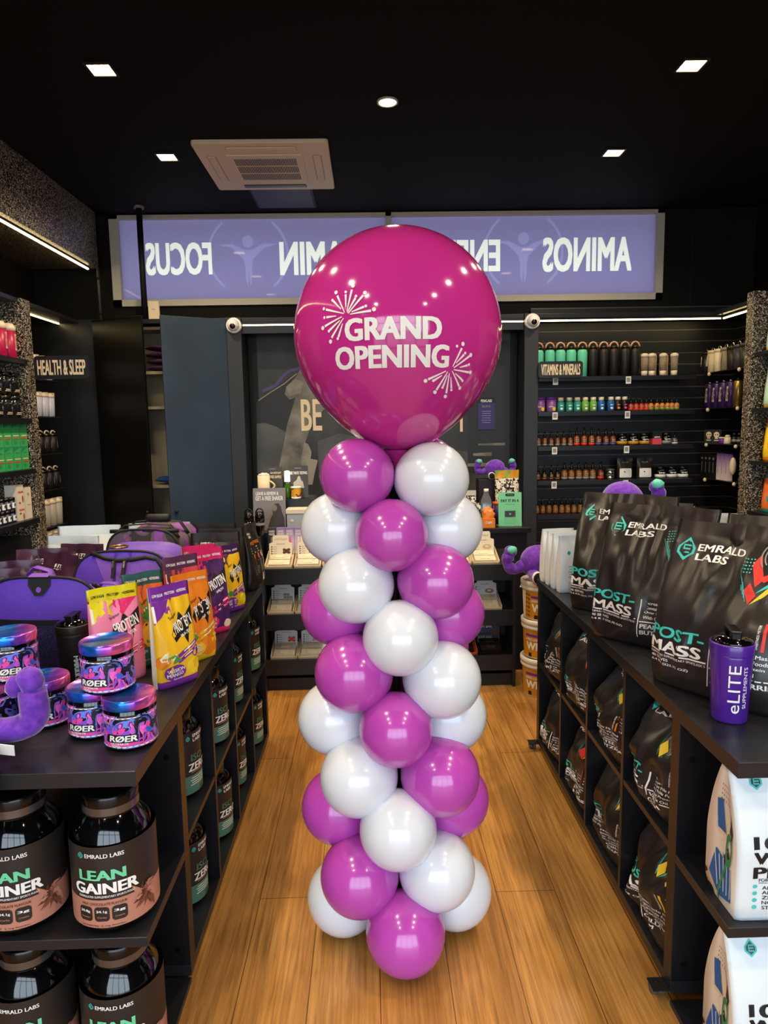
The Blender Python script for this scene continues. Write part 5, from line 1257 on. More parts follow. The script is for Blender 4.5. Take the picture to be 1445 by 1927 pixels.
for i in range(2):
    o = MB().ball((0, 0, 0), .036, .012, .034, patmat('orange_packet', 30, [(.3, '#d85a1c'), (.6, '#f2a04a')], const=False, rough=.3), wob=.25, seed=i).build('packet', t); o.location = (0, -.008+.018*i, .075+.012*i)
t = thing('herb_planter', 'small green leafy plant on the counter behind the balloons', 'plant', (.62, 4.22, CZ)); MB().lathe([(.03, 0), (.04, .04), (.036, .04), (.036, .03), (.001, .03)], M_blk, 20).build('pot', t)
l = MB(); rnd = random.Random(4)
for i in range(60):
    a = rnd.uniform(0, 6.28); r = rnd.uniform(.005, .055); c = V3((r*math.cos(a), r*math.sin(a), .045+rnd.uniform(0, .04))); u = V3((math.cos(a), math.sin(a), rnd.uniform(-.2, .8))).normalized()*.016; s_ = V3((-math.sin(a), math.cos(a), 0))*.008; l.add([c-u, c+s_, c+u, c-s_], [(0, 1, 2, 3)], mat('leaf_green', '#3c6a25', rough=.5))
l.build('foliage', t)
t = thing('snack_jar', 'dark purple snack tub below the zebra pouch', 'tub', (.785, 4.235, CZ)); MB().lathe([(.03, 0), (.033, .12)], patmat('purple_snack_art', 30, [(0, '#3a1c5c'), (.55, '#3a1c5c'), (.6, '#d34a8c')]), 20).build('jar', t); MB().lathe([(.034, .12), (.034, .135), (.001, .136)], C_tango, 20).build('lid', t)
t = thing('snack_carton', 'dark carton supporting the plush toy behind the snacks', 'box', (.775, 4.42, CZ)); MB().bb(-.09, -.06, 0, .09, .06, .265, mat('carton_maroon', '#1d1216', rough=.5)).build('carton', t, bevel=.003)
t = plush('purple plush toy sitting among the snacks on the counter', .62); place(t, .80, 4.42, CZ+.265, 0)

# buckets with plush on top
M_buck = mat('white_bucket_plastic', '#e6dfcf', rough=.4); M_bgold = mat('bucket_label_gold', '#c98a1c', rough=.45)
def bucket(label, dark):
    t = thing('protein_bucket', label, 'bucket', group='white buckets beside the rack')
    R = .118; MB().lathe([(R*.88, 0), (R*.9, .004), (R*.97, .17)], M_buck, 36).build('bucket_body', t)
    MB().lathe([(R*1.03, .165), (R*1.04, .17), (R*1.04, .182), (R*1.0, .186), (R*1.06, .189), (R*1.06, .212), (R*1.02, .216), (R*.95, .216), (R*.94, .208), (.001, .208)], M_buck, 40).build('lid', t)
    l = MB(); rr = lambda v: R*(.9+.07*v/.17)+.0008
    def band(a0, a1, z0, z1, m, off=0.0): l.grid(lambda u, v: mp_cyl(rr)((a0+(a1-a0)*u)*R, z0+(z1-z0)*v, off), 14, 2, m)
    band(-1.0, 1.2, .008, .158, M_bgold); band(-1.9, -1.02, .008, .158, M_black if dark else M_card)
    mp = mp_cyl(rr); text(l, 'AMINO LOAD', -.03, .108, .09, .014, mp, M_white, .001, cut=.02, bold=.03); text(l, 'WPI', -.02, .07, .10, .045, mp, M_white, .001, cut=.02, bold=.05); rect(l, -.035, .13, .08, .014, mp, M_purple, .0008, .02); rect(l, -.045, .02, .02, .022, mp, M_black, .0008)
    if not dark:
        for i in range(6): text(l, ('2kg', '75', '22.5g', '3.5g', '5.1g', '2.2g')[i], -.10, .14-.023*i, .035, .013, mp, M_black, .001, bold=.03)
    l.build('label', t)
    h = MB(); h.tube([V3((R*1.07*math.cos(a), -R*1.07*math.sin(a), .16-.045*math.sin(a)) ) for a in [PI*1.0+PI*.9*i/14 for i in range(15)]], .003, M_chrome, 6); hh = h.build('wire_handle', t)
    return t
BX, BY = .945, 3.72
b0 = bucket('white bucket with a gold label at the bottom of the stack', True); b0.location = (BX, BY, 0); b0.rotation_euler.z = -.5
dup(b0, (BX+.003, BY, .2165), -.55, 'white bucket with a gold label, middle of the stack'); b2 = bucket('white bucket under the plush, top of the stack', False); b2.location = (BX, BY, .433); b2.rotation_euler.z = -.2
t = plush('purple plush toy sitting on the bucket stack', .95); place(t, BX-.04, BY-.02, .65, 10)
# plush at the right island (on a carton) and the one waving at the left picture edge
t = thing('carton', 'black carton under the plush toy at the back of the right island', 'box', (1.10, 2.97, RZ)); MB().bb(-.12, -.08, 0, .12, .08, .26, M_blk).build('carton_body', t, bevel=.003)
t = plush('purple plush toy looking over the black pouches on the right island', .9, arms=((1, 1),)); place(t, 1.10, 2.99, RZ+.262, 8)
t = thing('plush_toy', 'purple plush toy at the left picture edge, only its arm and shoe in view', 'plush toy', (-.945, 1.49, LZ))
k = 1.25; b = MB(); b.ball((-.10, .02, .12), .12, .10, .11, M_plu, 28, 18, wob=.06)
pts = curve_pts([(-.02, .0, .085), (.11, -.01, .062), (.185, -.01, .085), (.19, -.01, .155)]); b.tube(pts, [.029-.002*math.sin(i*.25) for i in range(len(pts))], M_plu, 16)
b.ball((.187, -.01, .175), .030, .026, .03, M_plu, 18, 12, wob=.18, seed=3); b.ball((.155, -.018, .165), .018, .018, .024, M_plu, 14, 10, wob=.15)
b.tube(curve_pts([(-.06, -.03, .06), (.06, -.05, .05), (.11, -.085, .046), (.115, -.15, .0)]), [.03]*25, M_plu, 14); b.build('plush_body', t)
f = MB(); f.ball((.115, -.155, -.04), .036, .03, .032, M_mintp, 18, 12); f.build('shoe_trim', t); f = MB(); f.ball((.113, -.162, -.057), .031, .028, .027, M_shoe, 18, 12); f.build('shoe_sole', t)
f = MB(); f.xbox(Matrix.Translation((.135, -.065, .045)) @ Matrix.Rotation(.15, 4, 'Y') @ Matrix.Rotation(.3, 4, 'X'), .07, .002, .028, M_paper); f.build('care_tag', t)

# ------------------------------------------------------------------ left wall bays
struct(MB().bb(XL, 4.03, 0, -1.94, 4.13, PZ, M_glit).build('trim_6', bevel=.002))
struct(MB().bb(XL, 2.0, 0, -2.33, 4.03, PZ, M_glit).build('wall_left_backing'))
struct(MB().bb(XL, 4.13, 0, -2.30, PY, PZ, M_slat).build('wall_left_slats'))
struct(MB().bb(XL, 2.0, 2.222, -1.96, PY, PZ, M_lam).build('trim_7'))
SX = -1.955
def shelf(label, bounds, z, th=.02, lip=None, m=M_lam):
    x0, y0, x1, y1 = bounds
    t = thing('wall_shelf', label, 'shelf', ((x0+x1)/2, (y0+y1)/2, z-th)); MB().bb(x0, y0, z-th, x1, y1, z, m).build('shelf_board', t, True, bevel=.001)
    if lip: MB().bb(*lip, M_lam).build('price_rail', t, True)
    return t
LS = [1.905, 1.575, 1.289, 1.005]
for z, nme in zip(LS, ('top', 'second', 'third', 'fourth')):
    shelf('black shelf on the left wall, %s from the top, in front of the speckled panel' % nme, (-2.33, 2.6, SX+.02, 4.03), z, lip=(SX+.02, 2.6, z-.028, SX+.026, 4.03, z-.002))
def jarlike(name, label, cat, parts, group, loc, rz=0.0, dec=None, seg=20):
    t = thing(name, label, cat, loc, rz, group); lathe_parts(t, parts, seg)
    if dec: l = MB(); dec(l); l.build('label', t)
    return t
def row(proto, spots, labels):
    for i, (p, lb) in enumerate(zip(spots, labels)):
        if i == 0: proto.location = p; proto['label'] = lb
        else: dup(proto, p, None, lb)
M_fuch = mat('fuchsia_plastic', '#b8124f', rough=.35); M_ivory = mat('ivory_plastic_lid', '#e8d9bd', rough=.4)
def d_f(l): mp = mp_cyl(.0405); text(l, 'ELITE', -.0, .09, .018, .09, mp, M_cream, .001, cut=.01); 
p = jarlike('shaker_bottle', '', 'shaker bottle', [('cup', [(.034, 0), (.037, .004), (.040, .15)], M_fuch), ('lid', [(.041, .15), (.042, .17), (.030, .192), (.012, .195), (.001, .195)], M_ivory)], 'fuchsia shakers on the left wall', (0, 0, 0), PI/2, d_f)
row(p, [(SX-.05, 3.985-.10*i, LS[0]) for i in range(5)], ['fuchsia shaker with ivory lid, %s from the speckled column' % ORD[i] for i in range(5)])
M_jarb = mat('smoke_black_jar', '#17181a', rough=.15, coat=.4)
def d_j(l):
    mp = mp_cyl(.0455); rect(l, 0, .03, .05, .004, mp, M_cream, .001, .012); rect(l, 0, .022, .06, .003, mp, M_cream, .001, .012); rect(l, .005, .08, .03, .003, mp, M_grey, .001, .012)
p = jarlike('supplement_jar', '', 'jar', [('jar', [(.040, 0), (.045, .004), (.045, .095), (.04, .102)], M_jarb), ('lid', [(.043, .102), (.044, .104), (.044, .124), (.001, .125)], M_lid)], 'dark jars on the left wall', (0, 0, 0), PI/2, d_j)
row(p, [(SX-.055, 3.975-.10*(i % 5), LS[1]+.1255*(i//5)) for i in range(10)], ['dark jar in the %s layer, %s from the speckled column' % (('lower', 'upper')[i//5], ORD[i % 5]) for i in range(10)])
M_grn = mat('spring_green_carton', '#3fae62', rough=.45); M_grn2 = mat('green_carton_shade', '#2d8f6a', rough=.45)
def gbox(label):
    t = thing('supplement_carton', label, 'box', (0, 0, 0), PI/2, 'green cartons on the left wall'); b = MB(); b.bb(-.04, -.035, 0, .04, .035, .128, M_grn); mp = mp_plane((0, -.0355, 0))
    for m2, mm in (((0, .06), M_cream), ((0, .045), M_red)): rect(b, m2[0], m2[1], .06, .006, mp, mm)
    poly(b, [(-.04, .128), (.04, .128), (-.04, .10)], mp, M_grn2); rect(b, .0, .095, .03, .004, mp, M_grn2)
    for i in range(3): rect(b, -.01, .033-.008*i, .03, .003, mp, M_grn2)
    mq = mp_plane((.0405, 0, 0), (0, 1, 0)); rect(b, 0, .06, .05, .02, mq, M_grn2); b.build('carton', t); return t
p = gbox(''); row(p, [(SX-.04, 3.98-.088*(i % 5), LS[2]+.1285*(i//5)) for i in range(10)], ['spring green carton in the %s layer, %s from the speckled column' % (('lower', 'upper')[i//5], ORD[i % 5]) for i in range(10)])
t = thing('display_card', 'pale blue card behind the small pill bottles on the left wall', 'card', (SX-.12, 3.70, LS[3]), PI/2); c = MB(); c.bb(-.16, -.004, 0, .15, .004, .205, mat('pale_blue_card', '#a9c4dc', rough=.5))
for k in range(8): rect(c, 0, .1+.012*k, .22, .002, mp_plane((0, -.0045, 0)), mat('blue_ink', '#6f93bd'))
c.build('card_sheet', t)
for i, (y, lb) in enumerate(((3.89, 'tan and cream tall carton beside the pill bottles'), (3.975, 'plain cream tall carton nearest the speckled column'))):
    t = thing('supplement_carton', lb, 'box', (SX-.04, y, LS[3]), PI/2); b = MB(); b.bb(-.035, -.035, 0, .035, .035, .20-.02*i, M_card); mp = mp_plane((0, -.0355, 0))
    if i == 0:
        for k in range(2): text(b, 'VEGAN', 0, .16-.1*k, .055, .012, mp, M_red, bold=.03); disc(b, .02, .12-.1*k, .008, .02, mp, mat('rust_ink', '#a8553a')); rect(b, -.015, .10-.06*k, .02, .01, mp, mat('rust_ink', '#a8553a'))
    else: disc(b, 0, .14, .008, .01, mp, M_grey); rect(b, 0, .08, .03, .004, mp, M_grey); rect(b, 0, .03, .015, .02, mp, M_paper)
    b.build('carton', t)
def d_pb(l):
    mp = mp_cyl(.0225); rect(l, 0, .025, .035, .03, mp, M_white, .001, .01); disc(l, 0, .028, .006, .008, mp, mat('navy_ink', '#243a63'), .002)
p = jarlike('pill_bottle', '', 'bottle', [('bottle', [(.02, 0), (.022, .003), (.022, .05)], mat('navy_bottle', '#23304f', rough=.3)), ('cap', [(.0225, .05), (.0225, .068), (.001, .069)], M_lid)], 'small pill bottles on the left wall', (0, 0, 0), PI/2, d_pb, 16)
row(p, [(SX-.03, 3.825-.052*(i % 4), LS[3]+.0692*(i//4)) for i in range(8)], ['white labelled pill bottle in the %s layer, %s from the tan carton' % (('lower', 'upper')[i//4], ORD[i % 4]) for i in range(8)])
# second bay on short brackets
B2 = [1.828, 1.593, 1.359, 1.127, .885, .72]
for z, nme in zip(B2, ('top', 'second', 'third', 'fourth', 'fifth', 'lowest')):
    shelf('short black shelf beyond the speckled column, %s of six' % nme, (-2.30, 4.14, -2.06, 4.70), z, th=.008)
M_strp = patmat('striped_shaker_wrap', 18, [(0.0, '#cfd6e6'), (0.42, '#3a5aa8'), (0.52, '#b8467a'), (0.6, '#cfd6e6')], rough=.4, tex='wave', coords_scale=(1, 1, .1))
def bay2(rowi, label, m_cup, m_lid, H, loop=False, n=4):
    t = thing('shaker_bottle', '', 'shaker bottle', (0, 0, 0), PI/2, label+'s beyond the speckled column'); MB().lathe([(.028, 0), (.032, .004), (.036, H*.8)], m_cup, 18).build('cup', t); MB().lathe([(.037, H*.8), (.038, H*.88), (.025, H*.98), (.001, H*.99)], m_lid, 18).build('lid', t)
    k = MB(); 
    if loop: k.tube([V3((.0+.03*math.cos(a), -.01, H*.95+.016*math.sin(a))) for a in [2*PI*i/10 for i in range(10)]], .005, M_ivory, 6, True); k.build('carry_loop', t)
    else: k.bb(-.012, -.035, H*.9, .012, -.01, H, m_lid); k.build('spout', t)
    if loop: l = MB(); line(l, (0, H*.25), (0, H*.6), .006, mp_cyl(.0355), M_grey, .002); l.build('print', t)
    row(t, [(-2.10, 4.63-.088*i, B2[rowi]) for i in range(n)], ['%s on the %s small shelf, %s from the far end' % (label, ('top', 'second', 'third', 'fourth', 'fifth', 'lowest')[rowi], ORD[i]) for i in range(n)])
bay2(0, 'striped shaker', M_strp, M_ivory, .15); bay2(1, 'striped shaker with ivory lid', M_strp, M_ivory, .155); bay2(2, 'black looped shaker', M_mblk, M_lid, .135, True); bay2(3, 'black looped shaker with cream loop', M_mblk, M_lid, .135, True)
M_gjug = mat('pale_grey_jug', '#a9a49c', rough=.45); bay2(4, 'pale grey jug', M_gjug, M_ivory, .18); bay2(5, 'cream capped jug', M_gjug, M_ivory, .14)
def blade(label, s, x0, x1, y, z0, z1):
    t = thing('aisle_sign', label, 'sign', ((x0+x1)/2, y, z0)); w, h = x1-x0, z1-z0
    b = MB(); b.prism(rrect_pts(0, h/2, w, h, .02), mp_plane((0, 0, 0)), -.012, M_lam); text(b, s, .0, h/2, w*.88, h*.66, mp_plane((0, 0, 0)), M_cream, .001, bold=.05); b.build('sign_board', t)
    m = MB(); m.bb(-w/2+.01, .012, h*.4, -w/2+.03, .03, h*.6, M_chrome); m.build('bracket', t)
blade('black health and sleep sign jutting from the speckled column', 'HEALTH & SLEEP', -1.905, -1.595, 4.05, 1.795, 1.925)
blade('black vitamins and minerals sign in front of the mint bottles', 'VITAMINS & MINERALS', 1.166, 1.472, 4.80, 1.805, 1.917)

# ------------------------------------------------------------------ right wall bays
struct(MB().bb(2.26, 4.11, 0, XR, 4.19, PZ, M_glit).build('trim_8', bevel=.002))
struct(MB().bb(2.72, 2.0, 0, XR, 4.11, PZ, M_glit).build('wall_right_backing'))
struct(MB().bb(2.40, 4.19, 2.215, XR, YB, PZ, M_lam).build('trim_9'))
M_slatlit = mat('slat_edge_painted_light', '#6e6152', rough=.35, metal=.3)  # LED light on the slat top edges, put into a paler strip colour
def slats(nm, horiz):
    zb = ony(1300, 707, 5.09).z; b = MB()
    if horiz: b.bb(1.172, 5.085, 0, 2.70, YB, 2.215, M_blk)
    else: b.bb(2.67, 4.19, 0, XR, 5.085, 2.215, M_blk)
    for k in range(-16, 7):
        z = zb+.081*k
        if horiz: b.bb(1.172, 5.072, z+.008, 2.668, 5.085, min(z+.081, 2.21), M_slat); b.bb(1.172, 5.071, z, 2.668, 5.083, z+.005, M_slatlit)
        else: b.bb(2.656, 4.19, z+.008, 2.67, 5.07, min(z+.081, 2.21), M_slat); b.bb(2.655, 4.19, z, 2.668, 5.07, z+.005, M_slatlit)
    struct(b.build(nm))
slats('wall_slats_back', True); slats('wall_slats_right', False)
RSH = [1.816, 1.577, 1.335, 1.094, .85]
SN = ('top', 'second', 'third', 'fourth', 'bottom')
for i, z in enumerate(RSH):
    t = shelf('black vitamin shelf on the slatted back wall, %s of five' % SN[i], (1.18, 4.85, 2.28, 5.07), z, th=.006, lip=(1.18, 4.842, z-.03, 2.28, 4.85, z))
    for px in (1045, 1182):
        if i < 4:
            g = MB(); x = ony(px, 720, 4.842).x; g.bb(x-.018, 4.838, z-.055, x+.018, 4.841, z-.005, M_paper); rect(g, x, z-.028, .024, .03, mp_plane((0, 4.838, 0)), M_grey); g.build('price_tag', t, True)
YS = 4.93
def X_(px, i): return ony(px, 700+64*i, YS).x
def vrow(i, proto, pxs, desc, yoff=0.0):
    row(proto, [(X_(p, i), YS+yoff, RSH[i]) for p in pxs], ['%s, %s vitamin shelf, %s from the left' % (desc, SN[i], ORD[k]) if len(pxs) > 1 else '%s on the %s vitamin shelf' % (desc, SN[i]) for k in range(len(pxs))])
def simple(name, cat, group, parts, dec=None, seg=18): return jarlike(name, '', cat, parts, group, (0, 0, 0), 0.0, dec, seg)
M_mintb = mat('mint_powder_coat', '#5fc9a8', rough=.4); M_loopt = mat('peach_strap', '#c99a78', rough=.5)
def flask(m, group):
    t = simple('drink_flask', 'bottle', group, [('flask', [(.030, 0), (.035, .004), (.035, .17), (.03, .185), (.024, .19)], m), ('cap', [(.025, .19), (.025, .212), (.001, .214)], M_lid)])
    MB().lathe([(.0255, .186), (.0255, .190)], mat('copper_ring', '#b07a4a', rough=.3, metal=.8), 18, cap=False).build('neck_ring', t)
    k = MB(); k.tube([V3((.03*math.cos(a), 0, .205+.035*math.sin(a))) for a in [PI*i/8 for i in range(9)]], .006, M_loopt, 8); k.build('carry_loop', t); return t
vrow(0, flask(M_mintb, 'mint flasks'), [1013, 1034, 1054, 1074, 1095], 'mint flask'); vrow(0, flask(M_mblk, 'black flasks'), [1115, 1135, 1154, 1175, 1194], 'black flask')
M_clr = mat('clear_tritan', '#cbb9a0', rough=.08, trans=.6, ior=1.2)
t = simple('clear_shaker', 'shaker bottle', 'clear shakers', [('cup', [(.022, .035), (.026, .13)], M_clr), ('base_cup', [(.02, 0), (.022, .035)], M_ivory), ('lid', [(.027, .13), (.027, .15), (.012, .158), (.001, .158)], M_ivory)])
vrow(0, t, [1212, 1226, 1247, 1268], 'clear shaker')
M_kraft = mat('kraft_board', '#b89468', rough=.6)
t = thing('shaker_carton', '', 'box', group='kraft cartons'); MB().bb(-.022, .0, 0, .022, .05, .15, M_kraft).build('carton', t); vrow(0, t, [1235, 1257], 'kraft carton', .055)
t = simple('powder_tub', 'tub', 'purple tubs', [('tub', [(.033, 0), (.035, .004), (.035, .085)], mat('orchid_tub', '#84509c', rough=.4)), ('lid', [(.036, .085), (.036, .10), (.001, .101)], M_purple)], lambda l: (disc(l, .014, .02, .014, .014, mp_cyl(.0355), M_yellow, .001, .01), rect(l, -.01, .035, .03, .006, mp_cyl(.0355), M_cream, .001, .01)))
vrow(1, t, [1016, 1037], 'purple tub')
def vit(c, group, ink=M_white): return simple('vitamin_bottle', 'bottle', group, [('bottle', [(.023, 0), (.026, .004), (.026, .06), (.018, .075)], mat('vit_'+group.replace(' ', '_'), c, rough=.35)), ('cap', [(.017, .075), (.019, .077), (.019, .098), (.001, .099)], M_ivory)], lambda l: (disc(l, .0, .02, .010, .008, mp_cyl(.0265), ink, .001, .008), rect(l, 0, .042, .02, .006, mp_cyl(.0265), ink, .001, .008)))
vrow(1, vit('#2f9c8c', 'sea green bottles'), [1055, 1071, 1086], 'sea green vitamin bottle'); vrow(1, vit('#6fae4a', 'leaf green bottles'), [1101, 1116], 'leaf green vitamin bottle'); vrow(1, vit('#1f5fa8', 'blue bottles'), [1131, 1149], 'blue vitamin bottle')
vrow(1, vit('#141318', 'black bottles with an orange dot', M_orange), [1162], 'black bottle with an orange dot'); vrow(1, vit('#151218', 'black bottles with a pink dot', M_hot), [1175], 'black bottle with a pink dot')
def dropper(c, base, group, R=.019, H=.055): return simple('dropper_bottle', 'bottle', group, [('bottle', [(R*.92, .0), (R, .004), (R, H*.75), (R*.5, H)], mat('drop_'+group.replace(' ', '_'), c, rough=.25, coat=.3)), ('base_band', [(R*1.01, .003), (R*1.01, H*.25)], base), ('cap', [(R*.5, H), (R*.55, H*1.02), (R*.5, H*1.3), (R*.3, H*1.4), (R*.16, H*1.75), (.001, H*1.76)], M_lid)], lambda l: (rect(l, 0, H*.5, R*1.1, H*.28, mp_cyl(R*1.01), mat('aged_label', '#a88f72'), .0008, .008), rect(l, 0, H*.5, R*.8, H*.06, mp_cyl(R*1.01), M_black, .0014, .008)), 16)
vrow(1, dropper('#b8321f', M_red, 'red dropper bottles', .018, .05), [1187, 1197, 1207, 1216], 'red dropper bottle'); vrow(1, dropper('#d8862a', M_green, 'orange dropper bottles', .018, .05), [1225, 1236, 1246, 1256, 1264, 1273], 'orange dropper bottle')
M_amb = '#7a3f17'
vrow(2, dropper(M_amb, M_grey, 'small amber droppers', .0165, .06), [1013, 1025, 1037, 1049, 1061, 1073], 'small amber dropper bottle'); vrow(2, dropper('#8a4a1a', M_red, 'amber droppers with red bands', .0205, .072), [1085, 1099, 1113], 'amber dropper bottle with red band'); vrow(2, dropper('#6a3616', mat('slate_blue_band', '#4a4f8a'), 'amber droppers with blue bands', .021, .068), [1126, 1140, 1153], 'amber dropper bottle with blue band')
def wide(c, base, group, wd): return simple('wide_jar', 'jar', group, [('jar', [(.034, 0), (.037, .004), (.037, .05), (.03, .06)], M_gloss), ('base_band', [(.0375, .004), (.0375, .026)], base), ('lid', [(.032, .06), (.033, .078), (.001, .079)], M_lid)], lambda l: (text(l, wd, 0, .036, .045, .012, mp_cyl(.0375), M_white, .001, cut=.01, bold=.03), rect(l, 0, .056, .02, .003, mp_cyl(.0375), M_grey, .001)))
vrow(2, wide('#000', mat('gold_band', '#c9922f'), 'black jars with gold bands', 'alpha'), [1170, 1191, 1212], 'black jar with gold band')
t = thing('supplement_carton', '', 'box', group='black and coral carton'); b = MB(); b.bb(-.032, -.03, 0, .032, .03, .042, mat('coral_carton', '#d8485a', rough=.5)); b.bb(-.032, -.03, .042, .032, .03, .088, M_black); text(b, 'astro', 0, .052, .04, .011, mp_plane((0, -.0305, 0)), M_white, bold=.03); b.build('carton', t); vrow(2, t, [1233], 'black and coral carton')
vrow(2, wide('#000', M_grey, 'black jar with grey band', 'hydra'), [1253], 'black jar with grey band'); vrow(2, dropper('#55504a', M_paper, 'short grey jar', .022, .045), [1269], 'short grey jar')
vrow(3, dropper('#2a1a14', mat('copper_band', '#8a4a2a'), 'small dark droppers', .017, .06), [1012, 1024, 1037, 1049], 'small dark dropper bottle'); vrow(3, dropper('#8a5220', M_grey, 'amber droppers', .022, .07), [1062, 1075, 1089, 1102, 1115], 'amber dropper bottle'); vrow(3, dropper('#6a2a1a', M_red, 'single red based dropper', .022, .07), [1130], 'single dropper bottle with red base')
t = thing('lidded_tin', '', 'tin', group='stacked tins'); MB().lathe([(.028, 0), (.030, .003), (.030, .02)], M_chrome, 20).build('tin', t); MB().lathe([(.031, .02), (.031, .03), (.02, .036), (.001, .036)], mat('green_lid', '#3f5a48', rough=.4), 20).build('lid', t)
row(t, [(X_(1148, 3), YS, RSH[3]), (X_(1148, 3), YS, RSH[3]+.037)], ['lower of two stacked tins on the fourth vitamin shelf', 'upper of two stacked tins on the fourth vitamin shelf'])
def pil(mb, mp): poly(mb, rrect_pts(0, .04, .085, .065, .006), mp, M_paper, .0012, .02); text(mb, 'PILLAR', 0, .115, .05, .009, mp, M_grey, .001, bold=.03)
t = make_pouch('supplement_pouch', '', 'pouch', .115, .145, .05, [(0, .84, M_bag), (.84, 1, M_bag)], decor=pil, seal=.84, seed=3.1, wr=.1, nu=12, nv=14); t['group'] = 'black pouches with pale labels'; vrow(3, t, [1175, 1212], 'black pouch with pale label')
vrow(3, wide('#000', M_paper, 'small jars with pale bands', 'omega'), [1242, 1263, 1284], 'small jar with pale band', .0)
vrow(4, dropper('#8a5a1e', mat('copper_band', '#8a4a2a'), 'bottom shelf amber droppers', .019, .062), [1010, 1021, 1033, 1045, 1057, 1068, 1080, 1092], 'amber dropper bottle')

# corner shelves on the right wall
CB = [1.834, 1.585, 1.337, 1.089]
for z, nme in zip(CB, ('top', 'second', 'third', 'fourth')):
    t = shelf('short corner shelf on the right slatted wall, %s of four' % nme, (2.40, 4.32, 2.655, 5.0), z, th=.006)
    for y in (4.9, 4.5): MB().ball((2.398, y, z-.012), .012, .012, .014, M_ivory).build('price_button', t, True)
XC = 2.46
def yx(px, X=XC): return onx(px, 700, X).y
cols = [('black tumbler', '#15120f'), ('cream tumbler', '#d8cba8'), ('pale cream tumbler', '#efe2bd'), ('taupe tumbler', '#8f846a'), ('dark brown tumbler', '#2c2016'), ('slate grey tumbler', '#383840'), ('moss green tumbler', '#2c3420')]
for i, (nme, h) in enumerate(cols):
    t = thing('tumbler', '%s on the top corner shelf' % nme, 'tumbler', (XC, yx(1328+12.2*i), CB[0]), -PI/2)
    m = mat('tumbler_'+nme.replace(' ', '_'), h, rough=.45); MB().lathe([(.026, 0), (.03, .004), (.036, .135)], m, 20).build('cup', t); MB().lathe([(.037, .135), (.038, .15), (.03, .158), (.001, .158)], m, 20).build('lid', t)
    k = MB(); k.tube([V3((.02*math.cos(a), 0, .158+.022*math.sin(a))) for a in [PI*j/8 for j in range(9)]], .004, M_chrome, 6); k.build('loop_handle', t)
    if i in (0, 1, 3): k = MB(); k.xbox(Matrix.Translation((.0, -.04, .085)) @ Matrix.Rotation(.15, 4, 'Y'), .022, .002, .075, M_card); k.build('swing_tag', t)
M_plum2 = mat('plum_enamel', '#35165a', rough=.3, coat=.3)
t = simple('drink_flask', 'bottle', 'plum flasks', [('flask', [(.03, 0), (.034, .004), (.034, .165), (.03, .172)], M_plum2), ('cap', [(.012, .172), (.012, .188), (.001, .188)], M_chrome)], lambda l: text(l, 'eLITE', .012, .09, .018, .10, mp_cyl(.0345), M_cream, .001, cut=.01)); t.rotation_euler.z = -PI/2
row(t, [(XC, yx(1324+13.2*i), CB[1]) for i in range(5)], ['plum flask on the second corner shelf, %s from the left' % ORD[i] for i in range(5)])
t = simple('drink_flask', 'bottle', 'brass flask', [('flask', [(.03, 0), (.034, .004), (.034, .165), (.03, .172)], mat('brushed_brass', '#b89a5a', rough=.25, metal=.9)), ('cap', [(.02, .172), (.02, .188), (.001, .188)], M_lid)]); t.location = (XC, yx(1391), CB[1]); t['label'] = 'brass coloured flask at the right end of the second corner shelf'
def skull(l, mp): disc(l, 0, .06, .018, .02, mp, M_cream, .001); rect(l, 0, .038, .02, .014, mp, M_cream, .001); disc(l, -.007, .06, .004, .005, mp, M_black, .0014, n=8); disc(l, .007, .06, .004, .005, mp, M_black, .0014, n=8); rect(l, 0, .02, .03, .007, mp, M_cream, .001)
t = thing('skull_packet', '', 'packet', group='packets with a pale skull print'); b = MB(); b.bb(-.03, -.008, 0, .03, .008, .095, M_black); skull(b, mp_plane((0, -.0085, 0))); b.build('packet', t); t.rotation_euler.z = -.6
row(t, [(XC-.02, 4.95, CB[2]), (XC-.02, 4.84, CB[2])], ['black packet with a pale skull, left of two on the third corner shelf', 'black packet with a pale skull, right of two on the third corner shelf'])
t = simple('pill_case', 'container', 'pill cases', [('case', [(.02, 0), (.022, .003), (.022, .035)], M_purple), ('lid', [(.023, .035), (.023, .045), (.001, .045)], M_ivory)]); t.location = (XC-.02, 4.76, CB[2]); t['label'] = 'small purple pill case beside the skull packets'
t = simple('pill_case', 'container', 'pill cases', [('case', [(.022, 0), (.025, .003), (.02, .045)], M_ivory), ('lid', [(.02, .045), (.012, .06), (.001, .06)], M_ivory)]); t.location = (XC-.02, 4.69, CB[2]); t['label'] = 'small ivory pill case beside the purple one'
t = simple('mini_bottle', 'bottle', 'small black bottles', [('bottle', [(.014, 0), (.016, .003), (.016, .05)], M_mblk), ('band', [(.0165, .015), (.0165, .032)], M_grey), ('cap', [(.012, .05), (.012, .075), (.001, .076)], M_lid)]); row(t, [(XC-.02, 4.60-.06*i, CB[2]) for i in range(4)], ['small black bottle on the third corner shelf, %s from the left' % ORD[i] for i in range(4)])
def slim(m, nme, n, y0, h):
    t = thing('slim_carton', '', 'box', (0, 0, 0), -PI/2, nme+'s'); b = MB(); b.bb(-.02, -.018, 0, .02, .018, h, m); mp = mp_plane((0, -.0185, 0)); line(b, (0, h*.25), (0, h*.7), .006, mp, M_grey); rect(b, 0, h*.85, .02, .015, mp, M_grey); b.build('carton', t)
    row(t, [(XC-.03, y0-.055*i, CB[3]) for i in range(n)], ['%s on the fourth corner shelf, %s from the left' % (nme, ORD[i]) for i in range(n)])
slim(M_black, 'slim black carton', 4, 4.98, .165); slim(M_fade, 'slim lilac carton', 3, 4.75, .18)
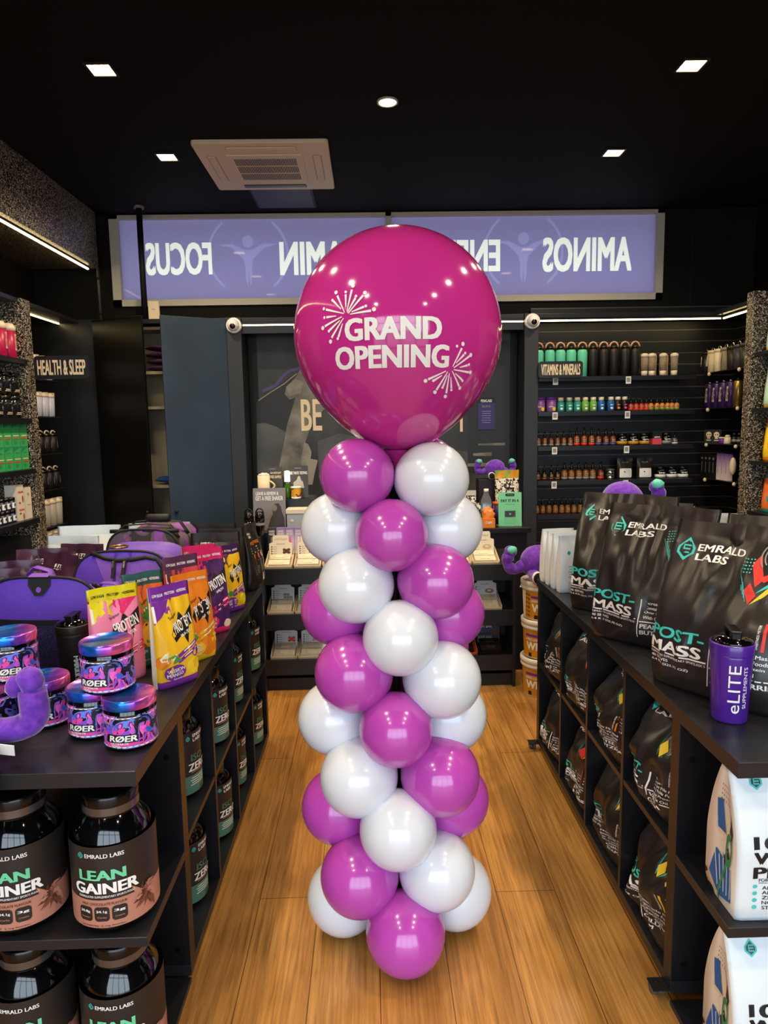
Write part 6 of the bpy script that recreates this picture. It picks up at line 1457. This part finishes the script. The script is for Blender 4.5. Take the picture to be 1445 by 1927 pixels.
o = MB().ball((0, 0, 0), .022, .02, .06, M_ivory).build('bath_brush'); o.location = (XC-.03, 4.585, CB[3]+.10); tag(o, 'ivory oval brush leaning beside the lilac cartons', 'brush')
t = thing('exercise_roll', 'purple roll lying on the fourth corner shelf', 'roll', (XC-.0, 4.46, CB[3]+.018)); MB().lathe([(.017, -.08), (.017, .08)], M_purple, 18, M=Matrix.Rotation(PI/2, 4, 'X')).build('roll', t); MB().lathe([(.018, -.03), (.018, .03)], M_hot, 18, M=Matrix.Rotation(PI/2, 4, 'X'), cap=False).build('band', t)
# right bay near the picture edge
RB4 = [1.891, 1.565, 1.256, .955]
for z, nme in zip(RB4, ('top', 'second', 'third', 'fourth')):
    shelf('black shelf on the right wall near the picture edge, %s of four' % nme, (2.275, 2.6, 2.72, 4.11), z)
C_mpk = patmat('mint_cream_pack', 1.0, [(0, '#d9c48a'), (.4, '#d8d6b0'), (.6, '#a9d3bd')], rough=.4, const=False, tex='wave')
def edgebag(label, body, hd, z, y, h, art): t = make_pouch('snack_pouch', label, 'pouch', .19, h, .08, [(0, .10, art), (.10, .88, body), (.88, 1, hd)], seal=.88, seed=z*7, wr=.2, lean=.05, p=2.6, edge=.3, nu=14, nv=18, decor=lambda mb, mp: (text(mb, 'super', 0, h*.62, .1, .03, mp, M_teal, cut=.02), poly(mb, [(-.06, h*.42), (.0, h*.5), (.07, h*.44), (.05, h*.3), (-.05, h*.28)], mp, art, .001, .02))); place(t, 2.37, y, z, -62)
M_mp1 = mat('pale_mint_pack', '#b5d8c2', rough=.4); M_sand = mat('sand_pack', '#dcb45a', rough=.4)
for i in range(2): edgebag('pale mint and sand pouch on the %s edge shelf' % ('top', 'second')[i], M_mp1, M_mp1, RB4[i], 3.98, .225, M_sand); 
edgebag('golden pouch with a red header on the third edge shelf', C_yel, M_red, RB4[2], 3.96, .25, C_org); edgebag('orange and teal pouch on the fourth edge shelf', C_tango, C_pine, RB4[3], 3.95, .225, C_teal)
# floor-level plinths of the wall bays
struct(MB().bb(-2.33, 2.0, 0, -1.99, 4.03, .9, M_lam).build('trim_10')); struct(MB().bb(2.30, 2.0, 0, 2.72, 4.11, .85, M_lam).build('trim_11'))

# every product stands a hair above the board that carries it
for o in list(S.objects):
    if o.parent is None and o.get('category') and o.location.z > .01 and o['category'] not in ('ceiling light', 'strip light', 'shelf', 'display shelf unit', 'window', 'pole', 'access panel', 'air conditioner', 'security camera', 'poster', 'notice'):
        o.location.z += .0008
